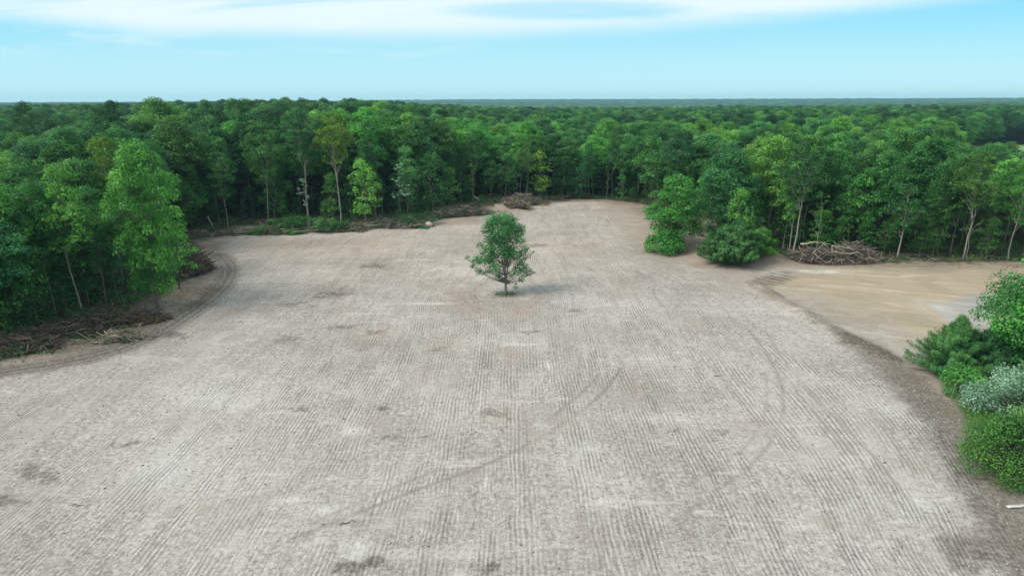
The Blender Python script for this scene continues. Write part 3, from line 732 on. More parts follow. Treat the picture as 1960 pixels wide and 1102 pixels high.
def scatter(name, data, sources, label):
    """one object: points that carry copies of a crown"""
    P = np.array([[s[0], s[1], s[2]] for s in data], np.float32)
    me = mesh_pts(name, P, {'scl': np.array([s[3] for s in data]), 'rot': np.array([s[4] for s in data]), 'pick': np.array([s[5] for s in data])})
    o = obj(name, me); tag(o, label, None, None, 'stuff')
    ng = bpy.data.node_groups.new(name, 'GeometryNodeTree')
    ng.interface.new_socket('Geometry', in_out='INPUT', socket_type='NodeSocketGeometry'); ng.interface.new_socket('Geometry', in_out='OUTPUT', socket_type='NodeSocketGeometry')
    t = NT(ng); gi = t.node('NodeGroupInput'); go = t.node('NodeGroupOutput')
    ins = t.node('GeometryNodeInstanceOnPoints'); m2p = t.node('GeometryNodeMeshToPoints')
    t.l.new(gi.outputs[0], m2p.inputs[0]); t.l.new(m2p.outputs[0], ins.inputs['Points'])
    jn = t.node('GeometryNodeJoinGeometry')
    for s in reversed(sources):
        oi = t.node('GeometryNodeObjectInfo'); oi.inputs['Object'].default_value = s; oi.inputs['As Instance'].default_value = True
        t.l.new(oi.outputs['Geometry'], jn.inputs[0])
    t.l.new(jn.outputs[0], ins.inputs['Instance']); ins.inputs['Pick Instance'].default_value = True
    def at(nm, typ='FLOAT'):
        n = t.node('GeometryNodeInputNamedAttribute', data_type=typ); n.inputs['Name'].default_value = nm; return n.outputs[0]
    t.l.new(at('pick', 'INT'), ins.inputs['Instance Index'])
    t.l.new(t.comb(0.0, 0.0, at('rot')), ins.inputs['Rotation'])
    scv = t.node('FunctionNodeInputVector') if False else None
    sc_ = at('scl', 'FLOAT_VECTOR'); t.l.new(sc_, ins.inputs['Scale'])
    t.l.new(ins.outputs[0], go.inputs[0])
    md = o.modifiers.new('copies', 'NODES'); md.node_group = ng
    return o
def mesh_pts(name, P, at):
    me = bpy.data.meshes.new(name); me.vertices.add(len(P)); me.vertices.foreach_set('co', P.ravel())
    a = me.attributes.new('scl', 'FLOAT_VECTOR', 'POINT'); a.data.foreach_set('vector', np.asarray(at['scl'], np.float32).ravel())
    a = me.attributes.new('rot', 'FLOAT', 'POINT'); a.data.foreach_set('value', np.asarray(at['rot'], np.float32))
    a = me.attributes.new('pick', 'INT', 'POINT'); a.data.foreach_set('value', np.asarray(at['pick'], np.int32))
    return me
# crowns that serve the far wood: real trees at the far rim of the hidden meadow and on the ridge
SRC = []; rs = np.random.default_rng(77)
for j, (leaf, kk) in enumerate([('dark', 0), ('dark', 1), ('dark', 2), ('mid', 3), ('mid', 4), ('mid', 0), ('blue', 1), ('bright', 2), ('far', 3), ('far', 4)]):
    x, y = polar(1560 + 26 * j, 500 + 9 * j)
    h = 15.5 if j < 8 else 14
    me = KINDS['oak%d' % kk].crown
    e = place_tree('oak%d' % kk, x, y, h, leaf, 'dark', '%s broad tree in the dark belt beyond the hidden meadow, far right' % (LOOK.get(leaf, 'pale green')), 'tree', '%s trees beyond the hidden meadow' % LOOK.get(leaf, 'pale green'))
    SRC.append([c for c in e.children if c.name.startswith('crown')][0])
def far_z(x, y):
    d = np.hypot(x, y)
    return 16 * sstep(d, 3600, 4800) * sstep(x / (d + 1), -0.35, 0.0) - 10 * sstep(d, 1000, 1900) * (1 - sstep(d, 2600, 3600)) * sstep(x / (d + 1), -0.25, 0.05) * (1 - sstep(x / (d + 1), 0.42, 0.55))
data_mid = []; data_far = []
for (x, y, hs, sp, leaf, kind, d) in STUFF:
    pick = {'dark': rs.integers(3), 'mid': 3 + rs.integers(3), 'blue': 6, 'bright': 7}[leaf]
    if d > 230 and rs.random() < .5: pick = rs.choice([0, 1, 2, 6])
    sr = x / (d + 1)
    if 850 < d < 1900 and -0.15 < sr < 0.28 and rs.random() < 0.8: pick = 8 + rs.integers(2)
    wide = max(1.0, sp / 7.6) * (0.95 + 0.25 * rs.random()); hz = hs * (0.9 + 0.2 * rs.random())
    if kind[0] in 'uw': hz = hs
    z = float(far_z(np.array(x), np.array(y))) if d > 900 else 0.0
    if d > 900: hz *= 0.92
    zb = z + (0 if wide < 1.6 else 0)
    rec = (x, y, zb, (wide if kind[0] not in 'uw' else hz * 1.1, wide if kind[0] not in 'uw' else hz * 1.1, hz), rs.random() * 2 * pi, pick)
    (data_mid if d < 600 else data_far).append(rec)
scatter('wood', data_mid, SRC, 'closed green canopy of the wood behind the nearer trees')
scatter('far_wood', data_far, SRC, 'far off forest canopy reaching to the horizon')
# two emergent trees that break the skyline on the left
for px, top, leaf, lab in [(108, 191, 'dark', 'dark emergent tree breaking the skyline at far left'), (265, 189, 'dark', 'dark emergent tree breaking the skyline above the bright ovate tree'), (348, 192, 'mid', 'broad treetop bulging above the skyline left of centre')]:
    x, y = polar(px, 190 if px < 300 else 170); h = top_z(x, y, top)
    place_tree('slim2' if px < 300 else 'oak2', x, y, h, leaf, 'dark', lab, 'tree', None, wide=0.75 if px < 300 else 1.0)
exec_later = []
# ------------------------------------------------------------------ the lone tree in the middle of the clearing
def lone_tree():
    r = np.random.default_rng(5)
    x0, y0 = TREE0; k = 71.0
    L = [(480, 190, 80), (560, 165, 75), (640, 190, 80), (440, 260, 80), (540, 265, 100), (650, 265, 100), (720, 290, 65), (600, 340, 100), (500, 345, 80), (700, 360, 60), (430, 350, 45), (360, 405, 42),
         (450, 430, 65), (560, 430, 80), (655, 450, 75), (745, 460, 50), (790, 430, 32), (795, 515, 40), (740, 550, 45), (320, 535, 50), (385, 520, 55), (300, 585, 40), (355, 620, 42), (430, 555, 58), (485, 600, 50),
         (420, 650, 35), (520, 650, 45), (600, 560, 45), (680, 640, 50), (750, 620, 50), (800, 665, 42), (838, 640, 22), (735, 700, 40), (650, 680, 32), (555, 695, 18), (678, 780, 30), (700, 755, 18), (560, 500, 50), (640, 520, 40), (470, 520, 50), (520, 560, 45), (600, 480, 60), (380, 470, 32), (690, 520, 45), (620, 590, 40), (460, 480, 50), (700, 590, 42), (340, 560, 36), (450, 610, 38)]
    cl = []
    for (a, b, rad) in L:
        h = (850 - b) / k / cos(radians(15)); X = (a - 590) / k; R = rad / k
        lim = np.interp(h, [0, 3, 6, 8.5, 10.5], [0.5, 3.2, 3.0, 2.7, 0.9])
        w_ = sqrt(max(0.1, lim ** 2 - min(lim * .95, abs(X)) ** 2))
        for s in ((-1, 1) if rad > 48 else (random.choice((-1, 1)),)):
            cl.append((np.array([X + r.normal() * 0.1, s * w_ * r.uniform(0.15, 0.75), h + r.normal() * 0.1]), R * 0.95, R * 0.85))
    cl = [(c, rx, rz) for c, rx, rz in cl]
    cl += [(c + np.array([r.normal() * .35, r.normal() * .5, r.normal() * .3]), a * .7, b * .7) for c, a, b in cl if c[2] > 2.6]
    V, F, Lv = clump_leaves(cl, 185, 0.125, r, droop=-0.7, fill=0.30)
    e = empty('lone_tree', (x0, y0, Z(x0, y0)))
    tag(e, 'lone leafy green tree standing in the middle of the bare clearing', 'tree')
    obj('crown', mesh_np('lone_crown', V, [F], [LEAF['lone']], {'lv': ('FACE', Lv)}), e)
    T = Tubes()
    zs = np.array([-0.5, 0.3, 1.2, 2.6, 4.2, 6.0, 8.0, 10.0]); bx = np.array([0, 0, 0, -.05, -.1, -.15, -.05, .1])
    P = np.stack([bx, bx * 0.4, zs], -1); rr = np.array([.26, .18, .155, .13, .10, .08, .055, .02])
    T.add(P, rr, 9)
    P2 = np.array([[0, 0, 1.7], [.18, .05, 2.4], [.28, .08, 3.6], [.35, .0, 5.2], [.6, .1, 7.2]]); T.add(P2, [.10, .09, .07, .05, .02], 7)
    P3 = np.array([[0, 0, 1.9], [-.2, -.05, 2.8], [-.42, -.1, 4.2], [-.8, .1, 6.2]]); T.add(P3, [.09, .08, .06, .02], 7)
    for c, rx, rz in cl:
        z0 = max(1.5, c[2] - 0.65 * np.hypot(c[0], c[1]) - 0.4); z0 = min(z0, 9.5)
        a = np.array([np.interp(z0, zs, bx), 0, z0]); mid = (a + c) / 2 + np.array([0, 0, -0.08 * np.linalg.norm(c - a)]) + r.normal(size=3) * 0.08
        T.add(np.stack([a, mid, c]), [np.interp(z0, zs, rr) * 0.34, 0.018, 0.007], 5)
        for _ in range(4):
            d = r.normal(size=3) * rx * 0.6; T.add(np.stack([mid * .4 + c * .6, c + d * 0.5, c + d]), [0.014, .009, .005], 3)
    obj('trunk', T.mesh('lone_trunk', BARK['grey']), e)
    # weeds round its foot
    n = 200; a = r.random(n) * 2 * pi; q = r.random(n) ** 0.6 * 1.15
    c = np.stack([x0 + q * np.cos(a) * 1.3, y0 + q * np.sin(a), np.zeros(n)], -1); c[:, 2] = zfun(c[:, 0], c[:, 1]) + 0.05 + 0.22 * r.random(n) * (1.3 - q)
    V, F = leaf_quads(c, r.normal(size=(n, 3)) * .6 + [0, 0, .6], 0.06 + 0.06 * r.random(n), r)
    tag(obj('weeds', mesh_np('weeds', V, [F], [LEAF['dark']], {'lv': ('FACE', r.random(n))})), 'low weeds round the foot of the lone tree', None, None, 'stuff')
lone_tree()

# ------------------------------------------------------------------ shrubs
def cedar(px, py, top, width_px, leaf, label, seed, lean=0.0, pw=0.85, name='cedar_shrub', cat='shrub', multi=1):
    r = np.random.default_rng(seed); x, y = G(px, py); z0 = Z(x, y)
    h = top_z(x, y, top) - z0; dd = sqrt(x * x + y * y + CAM_H ** 2); R = width_px / FPX * dd / 2
    C = []; N = []; T = Tubes(); Lv = []
    for s in range(multi):
        ox = 0 if multi == 1 else r.uniform(-.3, .3) * R; oy = 0 if multi == 1 else r.uniform(-.3, .3) * R; hh = h * (1 if s == 0 else r.uniform(.75, .92))
        T.add([[ox, oy, -.2], [ox, oy, hh * .5], [ox + lean * hh, oy, hh * .97]], [0.09, .06, .01], 6)
        nb = int(50 + 38 * h)
        for b in range(nb):
            t = (b + r.random()) / nb; a = r.random() * 2 * pi; zz = hh * (0.02 + 0.93 * t)
            ln = R * (1 - t) ** pw * (0.62 + 0.5 * abs(sin(a * 1.5 + s * 2 + zz * 1.7))) * r.uniform(0.75, 1.12) + 0.12
            p0 = np.array([ox + lean * zz, oy, zz * 0.93]); p1 = p0 + np.array([cos(a) * ln, sin(a) * ln, ln * (0.02 + (0.55 if pw < 1 else 0.9) * t ** 0.8)])
            p1[2] = max(p1[2], 0.12)
            T.add(np.stack([p0, (p0 + p1) / 2, p1]), [.022, .014, .006], 3)
            n = int(60 + (230 if dd < 75 else 130) * ln); q = r.random(n) ** 0.55
            pts = p0 + (p1 - p0) * q[:, None] + r.normal(size=(n, 3)) * (0.05 + 0.12 * (1 - q))[:, None] * (0.8 + 0.30 * R)
            pts[:, 2] = np.maximum(pts[:, 2], 0.05)
            pts[:, 2] += 0.25 * ln * q ** 2; C.append(pts); N.append(np.array([cos(a), sin(a), .8]) + r.normal(size=(n, 3)) * 0.6); Lv.append(np.clip(0.35 + 0.35 * q + 0.12 * r.normal(size=n) + 0.12 * r.normal(), 0, 1))
    C = np.vstack(C); r_ = r
    V, F = leaf_quads(C, np.vstack(N), (0.062 if dd < 75 else 0.10) * (0.7 + 0.9 * r.random(len(C))), r, 0.26)
    e = empty(name, (x, y, z0)); tag(e, label, cat)
    obj('foliage', mesh_np('cedar_foliage', V, [F], [LEAF[leaf]], {'lv': ('FACE', np.concatenate(Lv))}), e)
    obj('stem', T.mesh('cedar_stem', BARK['dark']), e)
def bush(px, py, top, width_px, leaf, label, seed, per=230, size=0.11, name='shrub', ncl=26, open_=0.5, gz=0.0):
    """rounded shrub: dome of leafy clumps on many stems"""
    r = np.random.default_rng(seed); x, y = G(px, py); z0 = Z(x, y)
    h = top_z(x, y, top) - z0; dd = sqrt(x * x + y * y + CAM_H ** 2); R = width_px / FPX * dd / 2
    cl = []; T = Tubes()
    for i in range(ncl):
        a = r.random() * 2 * pi; el_ = np.arcsin(r.random()); k = r.uniform(0.55, 0.86)
        c = np.array([R * k * cos(a) * cos(el_), R * k * sin(a) * cos(el_), h * (0.12 + 0.74 * sin(el_) * k / 0.86)]); rr = min(R, h) * r.uniform(.20, .34)
        c[2] = max(c[2], rr * .6); c[2] = min(c[2], h - rr * .85)
        cl.append((c, rr, rr * .85)); b = np.array([r.normal() * .12, r.normal() * .12, -.1])
        T.add(np.stack([b, (b + c) / 2 + [0, 0, .15], c]), [.05, .03, .01], 5)
        for _ in range(3): T.add(np.stack([(b + c) / 2, c + r.normal(size=3) * rr * .8]), [.015, .005], 3)
    V, F, L = clump_leaves(cl, per, size, r, droop=-0.7, fill=open_)
    e = empty(name, (x, y, z0)); tag(e, label, 'shrub')
    obj('foliage', mesh_np('bush_foliage', V, [F], [LEAF[leaf]], {'lv': ('FACE', L)}), e)
    obj('stem', T.mesh('bush_stem', BARK['grey']), e)
cedar(1394, 507, 412, 98, 'cedar', 'dark green cedar bush on the mound, the larger of the two beside the bare field', 31, multi=3)
cedar(1447, 502, 432, 70, 'maple', 'lighter green cedar bush leaning against the right side of the larger cedar', 32, lean=0.12)
bush(1272, 484, 432, 78, 'bright', 'low bright green shrub at the foot of the skirted tree right of the lone tree', 33, ncl=40, size=.15)
bush(1345, 452, 412, 52, 'silver', 'pale silver green bush between the skirted tree and the cedars', 34, ncl=12)
bush(1350, 442, 405, 64, 'dry', 'heap of dry brown leaved branches behind the silver green bush', 35, ncl=12)
cedar(1824, 716, 596, 128, 'cedar', 'feathery green cedar shrub at the top left of the roadside thicket', 36, multi=1, pw=1.3)
cedar(1890, 722, 612, 122, 'cedar', 'second darker cedar shrub touching the feathery one on its right', 37, multi=2, pw=1.3)
bush(1928, 798, 700, 140, 'silver', 'tall silver grey shrub in the thicket below the cedars', 38, ncl=34, size=0.10, open_=0.4)
bush(1890, 765, 720, 64, 'silver', 'small silver grey shrub at the left of the tall silver one', 138, ncl=12, size=0.10, open_=0.4)
bush(1985, 770, 690, 110, 'blue', 'blue green shrub at the right picture edge beside the silver shrub', 139, ncl=20, size=0.11)
bush(1934, 905, 768, 150, 'maple', 'big rounded bright green shrub at the bottom of the thicket', 39, ncl=46, size=0.085, per=330)
bush(2010, 900, 770, 150, 'mid', 'green shrub cut by the right picture edge below the silver shrub', 40, ncl=30)
bush(1838, 752, 692, 90, 'bright', 'low light green shrub at the left foot of the thicket', 41, ncl=14)
bush(1800, 712, 672, 50, 'mid', 'low green shrub at the left tip of the thicket', 42, ncl=12)
bush(1935, 745, 690, 60, 'bright', 'bright green shrub between the dark cedar and the silver shrub', 43, ncl=14)
# leafy tree at the right picture edge
def edge_tree():
    r = np.random.default_rng(51); x, y = G(1975, 745); z0 = Z(x, y); dd = sqrt(x * x + y * y + CAM_H ** 2); k = FPX / dd
    cl = []; T = Tubes()
    pts = [(1905, 590, 24), (1925, 560, 26), (1900, 620, 20), (1930, 600, 30), (1955, 570, 30), (1950, 620, 30), (1940, 650, 24), (1965, 650, 26), (1920, 640, 18), (1975, 600, 34), (1990, 560, 34), (1990, 640, 30), (1948, 500, 15), (1960, 515, 15), (1975, 490, 20), (1995, 520, 30),
           (2010, 590, 34), (2020, 540, 34), (2030, 630, 34), (1990, 470, 22), (2020, 490, 28), (1962, 680, 22), (1995, 690, 26), (2040, 580, 30), (1955, 700, 16)]
    for (a, b, rad) in pts:
        zt = (top_z(x, y, b - 10) - z0); X = (a - 1975) / k; R = rad / k
        for s in (-1, 1): cl.append((np.array([X + r.normal() * .1, s * r.uniform(.1, 1.5), zt]), R, R * .9))
    V, F, L = clump_leaves(cl, 230, 0.13, r, droop=-0.6, fill=0.4)
    e = empty('broadleaf_tree', (x, y, z0)); tag(e, 'leafy tree cut by the right picture edge above the roadside thicket', 'tree')
    obj('crown', mesh_np('edge_crown', V, [F], [LEAF['bright']], {'lv': ('FACE', L)}), e)
    hh = max(c[0][2] for c in cl); T.add([[0, 0, -.4], [.1, 0, 1.2], [.0, .1, hh * .5], [.3, 0, hh * .9]], [.2, .16, .1, .03], 8)
    for c, a, b in cl:
        z_ = c[2] * .6; T.add(np.stack([[0, 0, z_], (np.array([0, 0, z_]) + c) / 2 + [0, 0, .1], c]), [.05, .03, .01], 4)
    obj('trunk', T.mesh('edge_trunk', BARK['grey']), e)
edge_tree()
# ground cover in and round the thicket
def ground_cover(name, poly, n, leaf, hmax, size, seed, label, dens=None):
    r = np.random.default_rng(seed); lo = poly.min(0); hi = poly.max(0); P = []
    c = np.array([r.uniform(lo[0], hi[0], n * 4), r.uniform(lo[1], hi[1], n * 4)]).T
    c = c[inside(c[:, 0], c[:, 1], poly)]
    c = c[vnoise(c[:, 0], c[:, 1], 1.6, seed, 2) > -0.35 + 0.5 * r.random(len(c))][:n]
    z = zfun(c[:, 0], c[:, 1]) + hmax * r.random(len(c)) ** 1.5 * np.clip(0.8 + 0.8 * vnoise(c[:, 0], c[:, 1], 2.0, seed + 1), .1, 2)
    V, F = leaf_quads(np.column_stack([c, z]), r.normal(size=(len(c), 3)) * .5 + [0, 0, .7], size * (.6 + .8 * r.random(len(c))), r)
    tag(obj(name, mesh_np(name, V, [F], [LEAF[leaf]], {'lv': ('FACE', np.clip(.5 + .3 * vnoise(c[:, 0], c[:, 1], 1.0, seed + 3) + .15 * r.normal(size=len(c)), 0, 1))})), label, None, None, 'stuff')
ground_cover('ground_cover', THICKET, 16000, 'bright', 0.55, 0.10, 61, 'leafy green ground cover under the roadside thicket')

# ------------------------------------------------------------------ undergrowth inside the rim of the wood
def undergrowth():
    r = np.random.default_rng(71); n = 2600
    a = r.uniform(radians(-38), radians(39), n * 4); d = r.uniform(55, 200, n * 4); x = d * np.sin(a); y = d * np.cos(a)
    s = -sdist(x, y, CLEAR); k = (s > 0.6) & (s < 16) & (vnoise(x, y, 7, 72) > -0.25); x = x[k][:n]; y = y[k][:n]; s = s[k][:n]
    C = []; N = []; L = []; Sz = []
    for xx, yy, ss in zip(x, y, s):
        m = r.integers(14, 46); rr = r.uniform(.3, 1.0) * (1.2 if ss > 3 else .8); dd = r.normal(size=(m, 3)); dd /= np.linalg.norm(dd, axis=1)[:, None]
        C.append(np.array([xx, yy, Z(xx, yy) + rr * .5 * r.uniform(.3, 1.4)]) + dd * rr * [1, 1, .8]); N.append(dd * .6 + [0, 0, .6]); L.append(np.clip(r.random() + r.normal(size=m) * .1, 0, 1)); Sz.append(r.uniform(.10, .20, m))
    V, F = leaf_quads(np.vstack(C), np.vstack(N), np.concatenate(Sz), r)
    tag(obj('undergrowth', mesh_np('undergrowth', V, [F], [LEAF['mid']], {'lv': ('FACE', np.concatenate(L))})), 'low leafy undergrowth along the inner rim of the wood', None, None, 'stuff')
undergrowth()

# ------------------------------------------------------------------ brush, fallen trees, logs, boulder
def stick_points(r, c, L, yaw, pitch, bend=0.26, n=4):
    d = np.array([cos(yaw) * cos(pitch), sin(yaw) * cos(pitch), sin(pitch)]); t = np.linspace(-.5, .5, n)
    p = c + d * (t * L)[:, None] + r.normal(size=(n, 3)) * bend * L * 0.3
    return p
def brush_pile(px, py, wpx, hgt, depth, label, seed, leaf=None, nst=520, name='brush_pile', yaw0=0.0, bark='twig', nleaf=0, dome=True):
    r = np.random.default_rng(seed); x, y = G(px, py); z0 = Z(x, y); dd = sqrt(x * x + y * y + CAM_H ** 2); hw = wpx / FPX * dd / 2
    e = empty(name, (x, y, z0), yaw0); tag(e, label, 'brush pile'); T = Tubes()
    prof = lambda u: max(0.12, (1 - abs(u) ** 2.4)) * (0.78 + 0.3 * sin(u * 5 + seed))
    for _ in range(nst):
        u = r.uniform(-1, 1); v = r.uniform(-1, 1); hh = hgt * prof(u) * (1 - 0.85 * abs(v) ** 3)
        L = r.uniform(.8, 3.4); v *= sqrt(max(.08, 1 - u * u)); c = np.array([u * hw * .98 + r.normal() * .3, v * depth / 2, hh * r.uniform(.45, 1.05)])
        T.add(stick_points(r, c, L, r.normal() * .7 + (pi if r.random() < .5 else 0), r.normal() * .3), np.array([1, .85, .65, .35]) * r.uniform(.018, .085), 4)
        if r.random() < .45:
            f0 = c + r.normal(size=3) * .2; T.add(np.stack([f0, f0 + r.normal(size=3) * [.5, .3, .3], f0 + r.normal(size=3) * [.9, .5, .5] + [0, 0, .15]]), [.03, .02, .008], 3)
    obj('branches', T.mesh('pile_branches', BARK[bark]), e)
    if nleaf:
        cl = []
        for _ in range(nleaf):
            u = r.uniform(-1, 1); v = r.uniform(-1, 1); hh = hgt * prof(u) * (1 - .7 * v * v); rr = r.uniform(.4, 1.0)
            cl.append((np.array([u * hw * .92, v * depth / 2, hh * r.uniform(.4, .9)]), rr, rr * .55))
        V, F, Lv = clump_leaves(cl, 130, 0.13, r, droop=-.3, fill=.3)
        obj('foliage', mesh_np('pile_leaves', V, [F], [LEAF[leaf]], {'lv': ('FACE', Lv)}), e)
    # filler core under the sticks, dark so the gaps between them are dark
    nu, nv = 26, 10; uu, vv = np.meshgrid(np.linspace(-1, 1, nu), np.linspace(-1, 1, nv)); zz = np.array([[hgt * .60 * prof(a) * (1 - b ** 4) for a in uu[0]] for b in vv[:, 0]]) * (1 + .3 * vnoise(uu * 6, vv * 3, 1, seed)) - .1
    i = np.arange(nv - 1)[:, None] * nu; j = np.arange(nu - 1)[None]; F = np.stack([i + j, i + j + 1, i + nu + j + 1, i + nu + j], -1).reshape(-1, 4)
    obj('core', mesh_np('pile_core', np.stack([uu * hw * .9, vv * depth / 2 * np.sqrt(np.maximum(.02, 1 - uu ** 2)) * (.85 + .3 * vnoise(uu * 5, vv * 2, 1, seed + 5)), zz], -1).reshape(-1, 3), [F], [BARK['root']], smooth=True), e)
    return e
def log_at(p0, p1, r0, r1, label, seed, bark='wood', group=None, stub=2, name='log', bend=.05):
    r = np.random.default_rng(seed); p0 = np.array(p0, float); p1 = np.array(p1, float); c = (p0 + p1) / 2; T = Tubes(); L = np.linalg.norm(p1 - p0)
    pts = np.stack([p0 + (p1 - p0) * t + (r.normal(size=3) * bend * L * (.5 if 0 < t < 1 else 0)) for t in (0, .2, .4, .6, .8, 1)]) - c
    T.add(pts, np.linspace(r0, r1, 6), 8)
    for _ in range(stub):
        k = r.integers(1, 5); d = r.normal(size=3); d[2] = abs(d[2]) * .6; d /= np.linalg.norm(d); T.add(np.stack([pts[k], pts[k] + d * L * r.uniform(.08, .2)]), [r0 * .5, r1 * .4], 5)
    o = obj(name, T.mesh('log', BARK[bark]), None, tuple(c)); tag(o, label, 'log', group); return o
# the big log pile at the right wood
brush_pile(1598, 500, 158, 3.1, 5.0, 'big heap of tangled grey logs and limbs at the rim of the tan field', 81, nst=900, name='log_pile')
def LP(zx, zy, dep=0.0):
    """point on the face of the right pile from its photo position"""
    px = 1500 + zx * 220 / 1960; py = 440 + zy * 80 / 713
    x0, y0 = G(1598, 500 + 2); yy = y0 - 2.2 * 0 + dep
    d = ray(px, py); k = yy / d[1]; p = CAM + d * k; return p
y_face = [(-1.6), -1.9, -1.3, -2.2, -1.7, -2.0, -1.5, -2.3, -1.8, -2.4, -2.0, -2.2, -1.2, -2.1]
logs = [(285, 240, 560, 205, .16, .12, 'thick pale log on the top left of the log pile'), (540, 205, 800, 245, .11, .08, 'pale limb along the crest of the log pile'), (700, 215, 590, 325, .10, .08, 'pale limb pointing down left below the crest of the log pile'),
        (560, 335, 490, 410, .07, .05, 'thin limb crossing the left face of the log pile'), (820, 265, 1060, 370, .12, .07, 'long peeled log sloping right at the middle of the log pile'), (850, 265, 1180, 350, .09, .06, 'second peeled log just above the long sloping one'),
        (825, 265, 825, 380, .10, .09, 'short upright pale stump in the middle of the log pile'), (850, 370, 1060, 410, .09, .07, 'pale log lying low across the middle of the log pile'), (1050, 400, 1280, 385, .09, .05, 'pale limb reaching to the right side of the log pile'),
        (530, 405, 635, 500, .08, .06, 'bright broken stick on the lower left face of the log pile'), (885, 545, 1020, 500, .09, .06, 'white branch at the foot of the log pile'), (980, 520, 995, 580, .07, .05, 'short white stub hanging under the white branch at the pile foot'),
        (265, 550, 320, 440, .07, .05, 'crooked pale branch standing at the left foot of the log pile'), (590, 350, 700, 430, .06, .05, 'curved grey limb on the left face of the log pile'), (1280, 470, 1540, 500, .06, .04, 'thin pale limb at the lower right of the log pile'),
        (1420, 320, 1560, 380, .07, .06, 'grey limb at the right shoulder of the log pile'), (300, 390, 380, 450, .07, .05, 'short pale fork at the left side of the log pile')]
for i, (a, b, c, d, r0, r1, lab) in enumerate(logs):
    f = y_face[i % len(y_face)]; log_at(LP(a, b, f), LP(c, d, f - .3 * (i % 3)), r0 * .8, r1 * .8, lab, 400 + i, group='pale logs on the log pile')
# slash along the foot of the right wood
for i, (px, py, l, lab) in enumerate([(1700, 497, 3.5, 'long thin log on the ground right of the log pile'), (1745, 499, 2.5, 'short log lying at the foot of the leaning white trunk'), (1790, 500, 2.2, 'short stick at the far rim of the tan field')]):
    x, y = G(px, py); log_at((x - l / 2, y + .3, Z(x, y) + .12), (x + l / 2, y - .2, Z(x, y) + .14), .09, .06, lab, 440 + i)
# brush heaps on the left
brush_pile(985, 392, 128, 2.4, 7.0, 'long heap of dry brown and green brush at the far left corner of the clearing', 82, 'dry', 800, nleaf=64, yaw0=0.30)
brush_pile(890, 412, 120, 2.0, 6.0, 'heap of wilted green brush between the boulder and the lone tree top', 83, 'dark', 600, nleaf=60, yaw0=0.35)
brush_pile(985, 402, 60, 1.6, 4.5, 'yellowish brown leafy brush heap behind the lone tree top', 84, 'dry', 260, nleaf=44, yaw0=0.2)
brush_pile(760, 434, 130, 1.6, 4.6, 'flat green brush left of the boulder', 85, 'dark', 300, nleaf=60)
brush_pile(395, 452, 95, 0.9, 3.2, 'low brown brush at the left end of the fallen tree row', 86, 'dry', 300, nleaf=8, yaw0=0.35)
brush_pile(352, 525, 100, 3.6, 5.5, 'tall brown tangle of uprooted brush at the left bend of the clearing', 87, 'dry', 900, nleaf=14, yaw0=1.1, bark='root')
brush_pile(226, 652, 70, 0.9, 2.2, 'heap of split yellow branches in front of the uprooted tree on the left', 88, 'weed', 150, nleaf=14, yaw0=.3, bark='wood')
brush_pile(90, 655, 150, 1.3, 3.0, 'grey tangle of bare twigs at the lower left rim of the wood', 89, 'dark', 420, nleaf=30, yaw0=.35, bark='root')
brush_pile(275, 615, 60, 1.3, 3.0, 'brown brush at the foot of the bright ovate tree', 90, 'dry', 260, nleaf=10, yaw0=.5, bark='root')

def fallen_tree(p0, p1, r0, label, seed, leaf='mid', bark='grey', nleaf=14, root=True, twigs=60):
    """uprooted tree lying from its root plate p0 to its top p1"""
    r = np.random.default_rng(seed); a = np.array([*p0, Z(*p0) + .55]); b = np.array([*p1, Z(*p1) + .5]); v = b - a; L = np.linalg.norm(v)
    e = empty('fallen_tree', tuple(a - [0, 0, .55])); tag(e, label, 'fallen tree'); o0 = np.array([0, 0, .55]); T = Tubes()
    pts = np.stack([o0 + v * t + r.normal(size=3) * [.12, .12, .05] * (0 < t) for t in (0, .15, .3, .45, .6, .75, .9, 1)]); T.add(pts, r0 * np.array([1.25, 1, .92, .82, .7, .5, .32, .15]), 9)
    cl = []
    for _ in range(twigs):
        t = r.uniform(.35, 1); p = o0 + v * t; d = r.normal(size=3) * [1, 1, .6]; d[2] = abs(d[2]) * .9; d = d / np.linalg.norm(d) + v / L * .7; ln = r.uniform(.5, 2.4) * (1.15 - .5 * t)
        q = np.stack([p, p + d * ln * .5 + r.normal(size=3) * .08, p + d * ln + [0, 0, -.1]]); q[:, 2] = np.maximum(q[:, 2], .08); T.add(q, [.05, .03, .012], 4)
        if len(cl) < nleaf: cl.append((q[2] + [0, 0, r.uniform(0, .8)], r.uniform(.5, 1.05), r.uniform(.4, .8)))
    obj('trunk', T.mesh('fallen_trunk', BARK[bark]), e)
    if nleaf:
        V, F, Lv = clump_leaves(cl, 120, .14, r, droop=-.4, fill=.3); V[:, 2] = np.maximum(V[:, 2], .04)
        obj('foliage', mesh_np('fallen_leaves', V, [F], [LEAF[leaf]], {'lv': ('FACE', Lv)}), e)
    if root:
        R_ = Tubes(); vd = v / L; s1 = np.cross(vd, [0, 0, 1]); s1 /= np.linalg.norm(s1); s2 = np.cross(s1, vd)
        for _ in range(46):
            th = r.random() * 2 * pi; ln = r.uniform(.5, 1.25) * (r0 / .22); d = s1 * cos(th) + s2 * sin(th) - vd * r.uniform(-.1, .5)
            q = np.stack([o0, o0 + d * ln * .5 - vd * .1, o0 + d * ln + r.normal(size=3) * .18]); q[:, 2] = np.maximum(q[:, 2], -.1); R_.add(q, [r0 * .55, r0 * .22, .015], 5)
        obj('root_plate', R_.mesh('root_plate', BARK['root']), e)
brush_pile(30, 678, 130, 1.5, 3.4, 'dark brush heap at the far lower left end of the wood rim', 187, 'dark', 420, nleaf=36, yaw0=.3, bark='root')
brush_pile(180, 628, 110, 1.6, 3.2, 'dark leafy brush behind the split yellow branches on the left', 188, 'weed', 380, nleaf=34, yaw0=.45, bark='root')
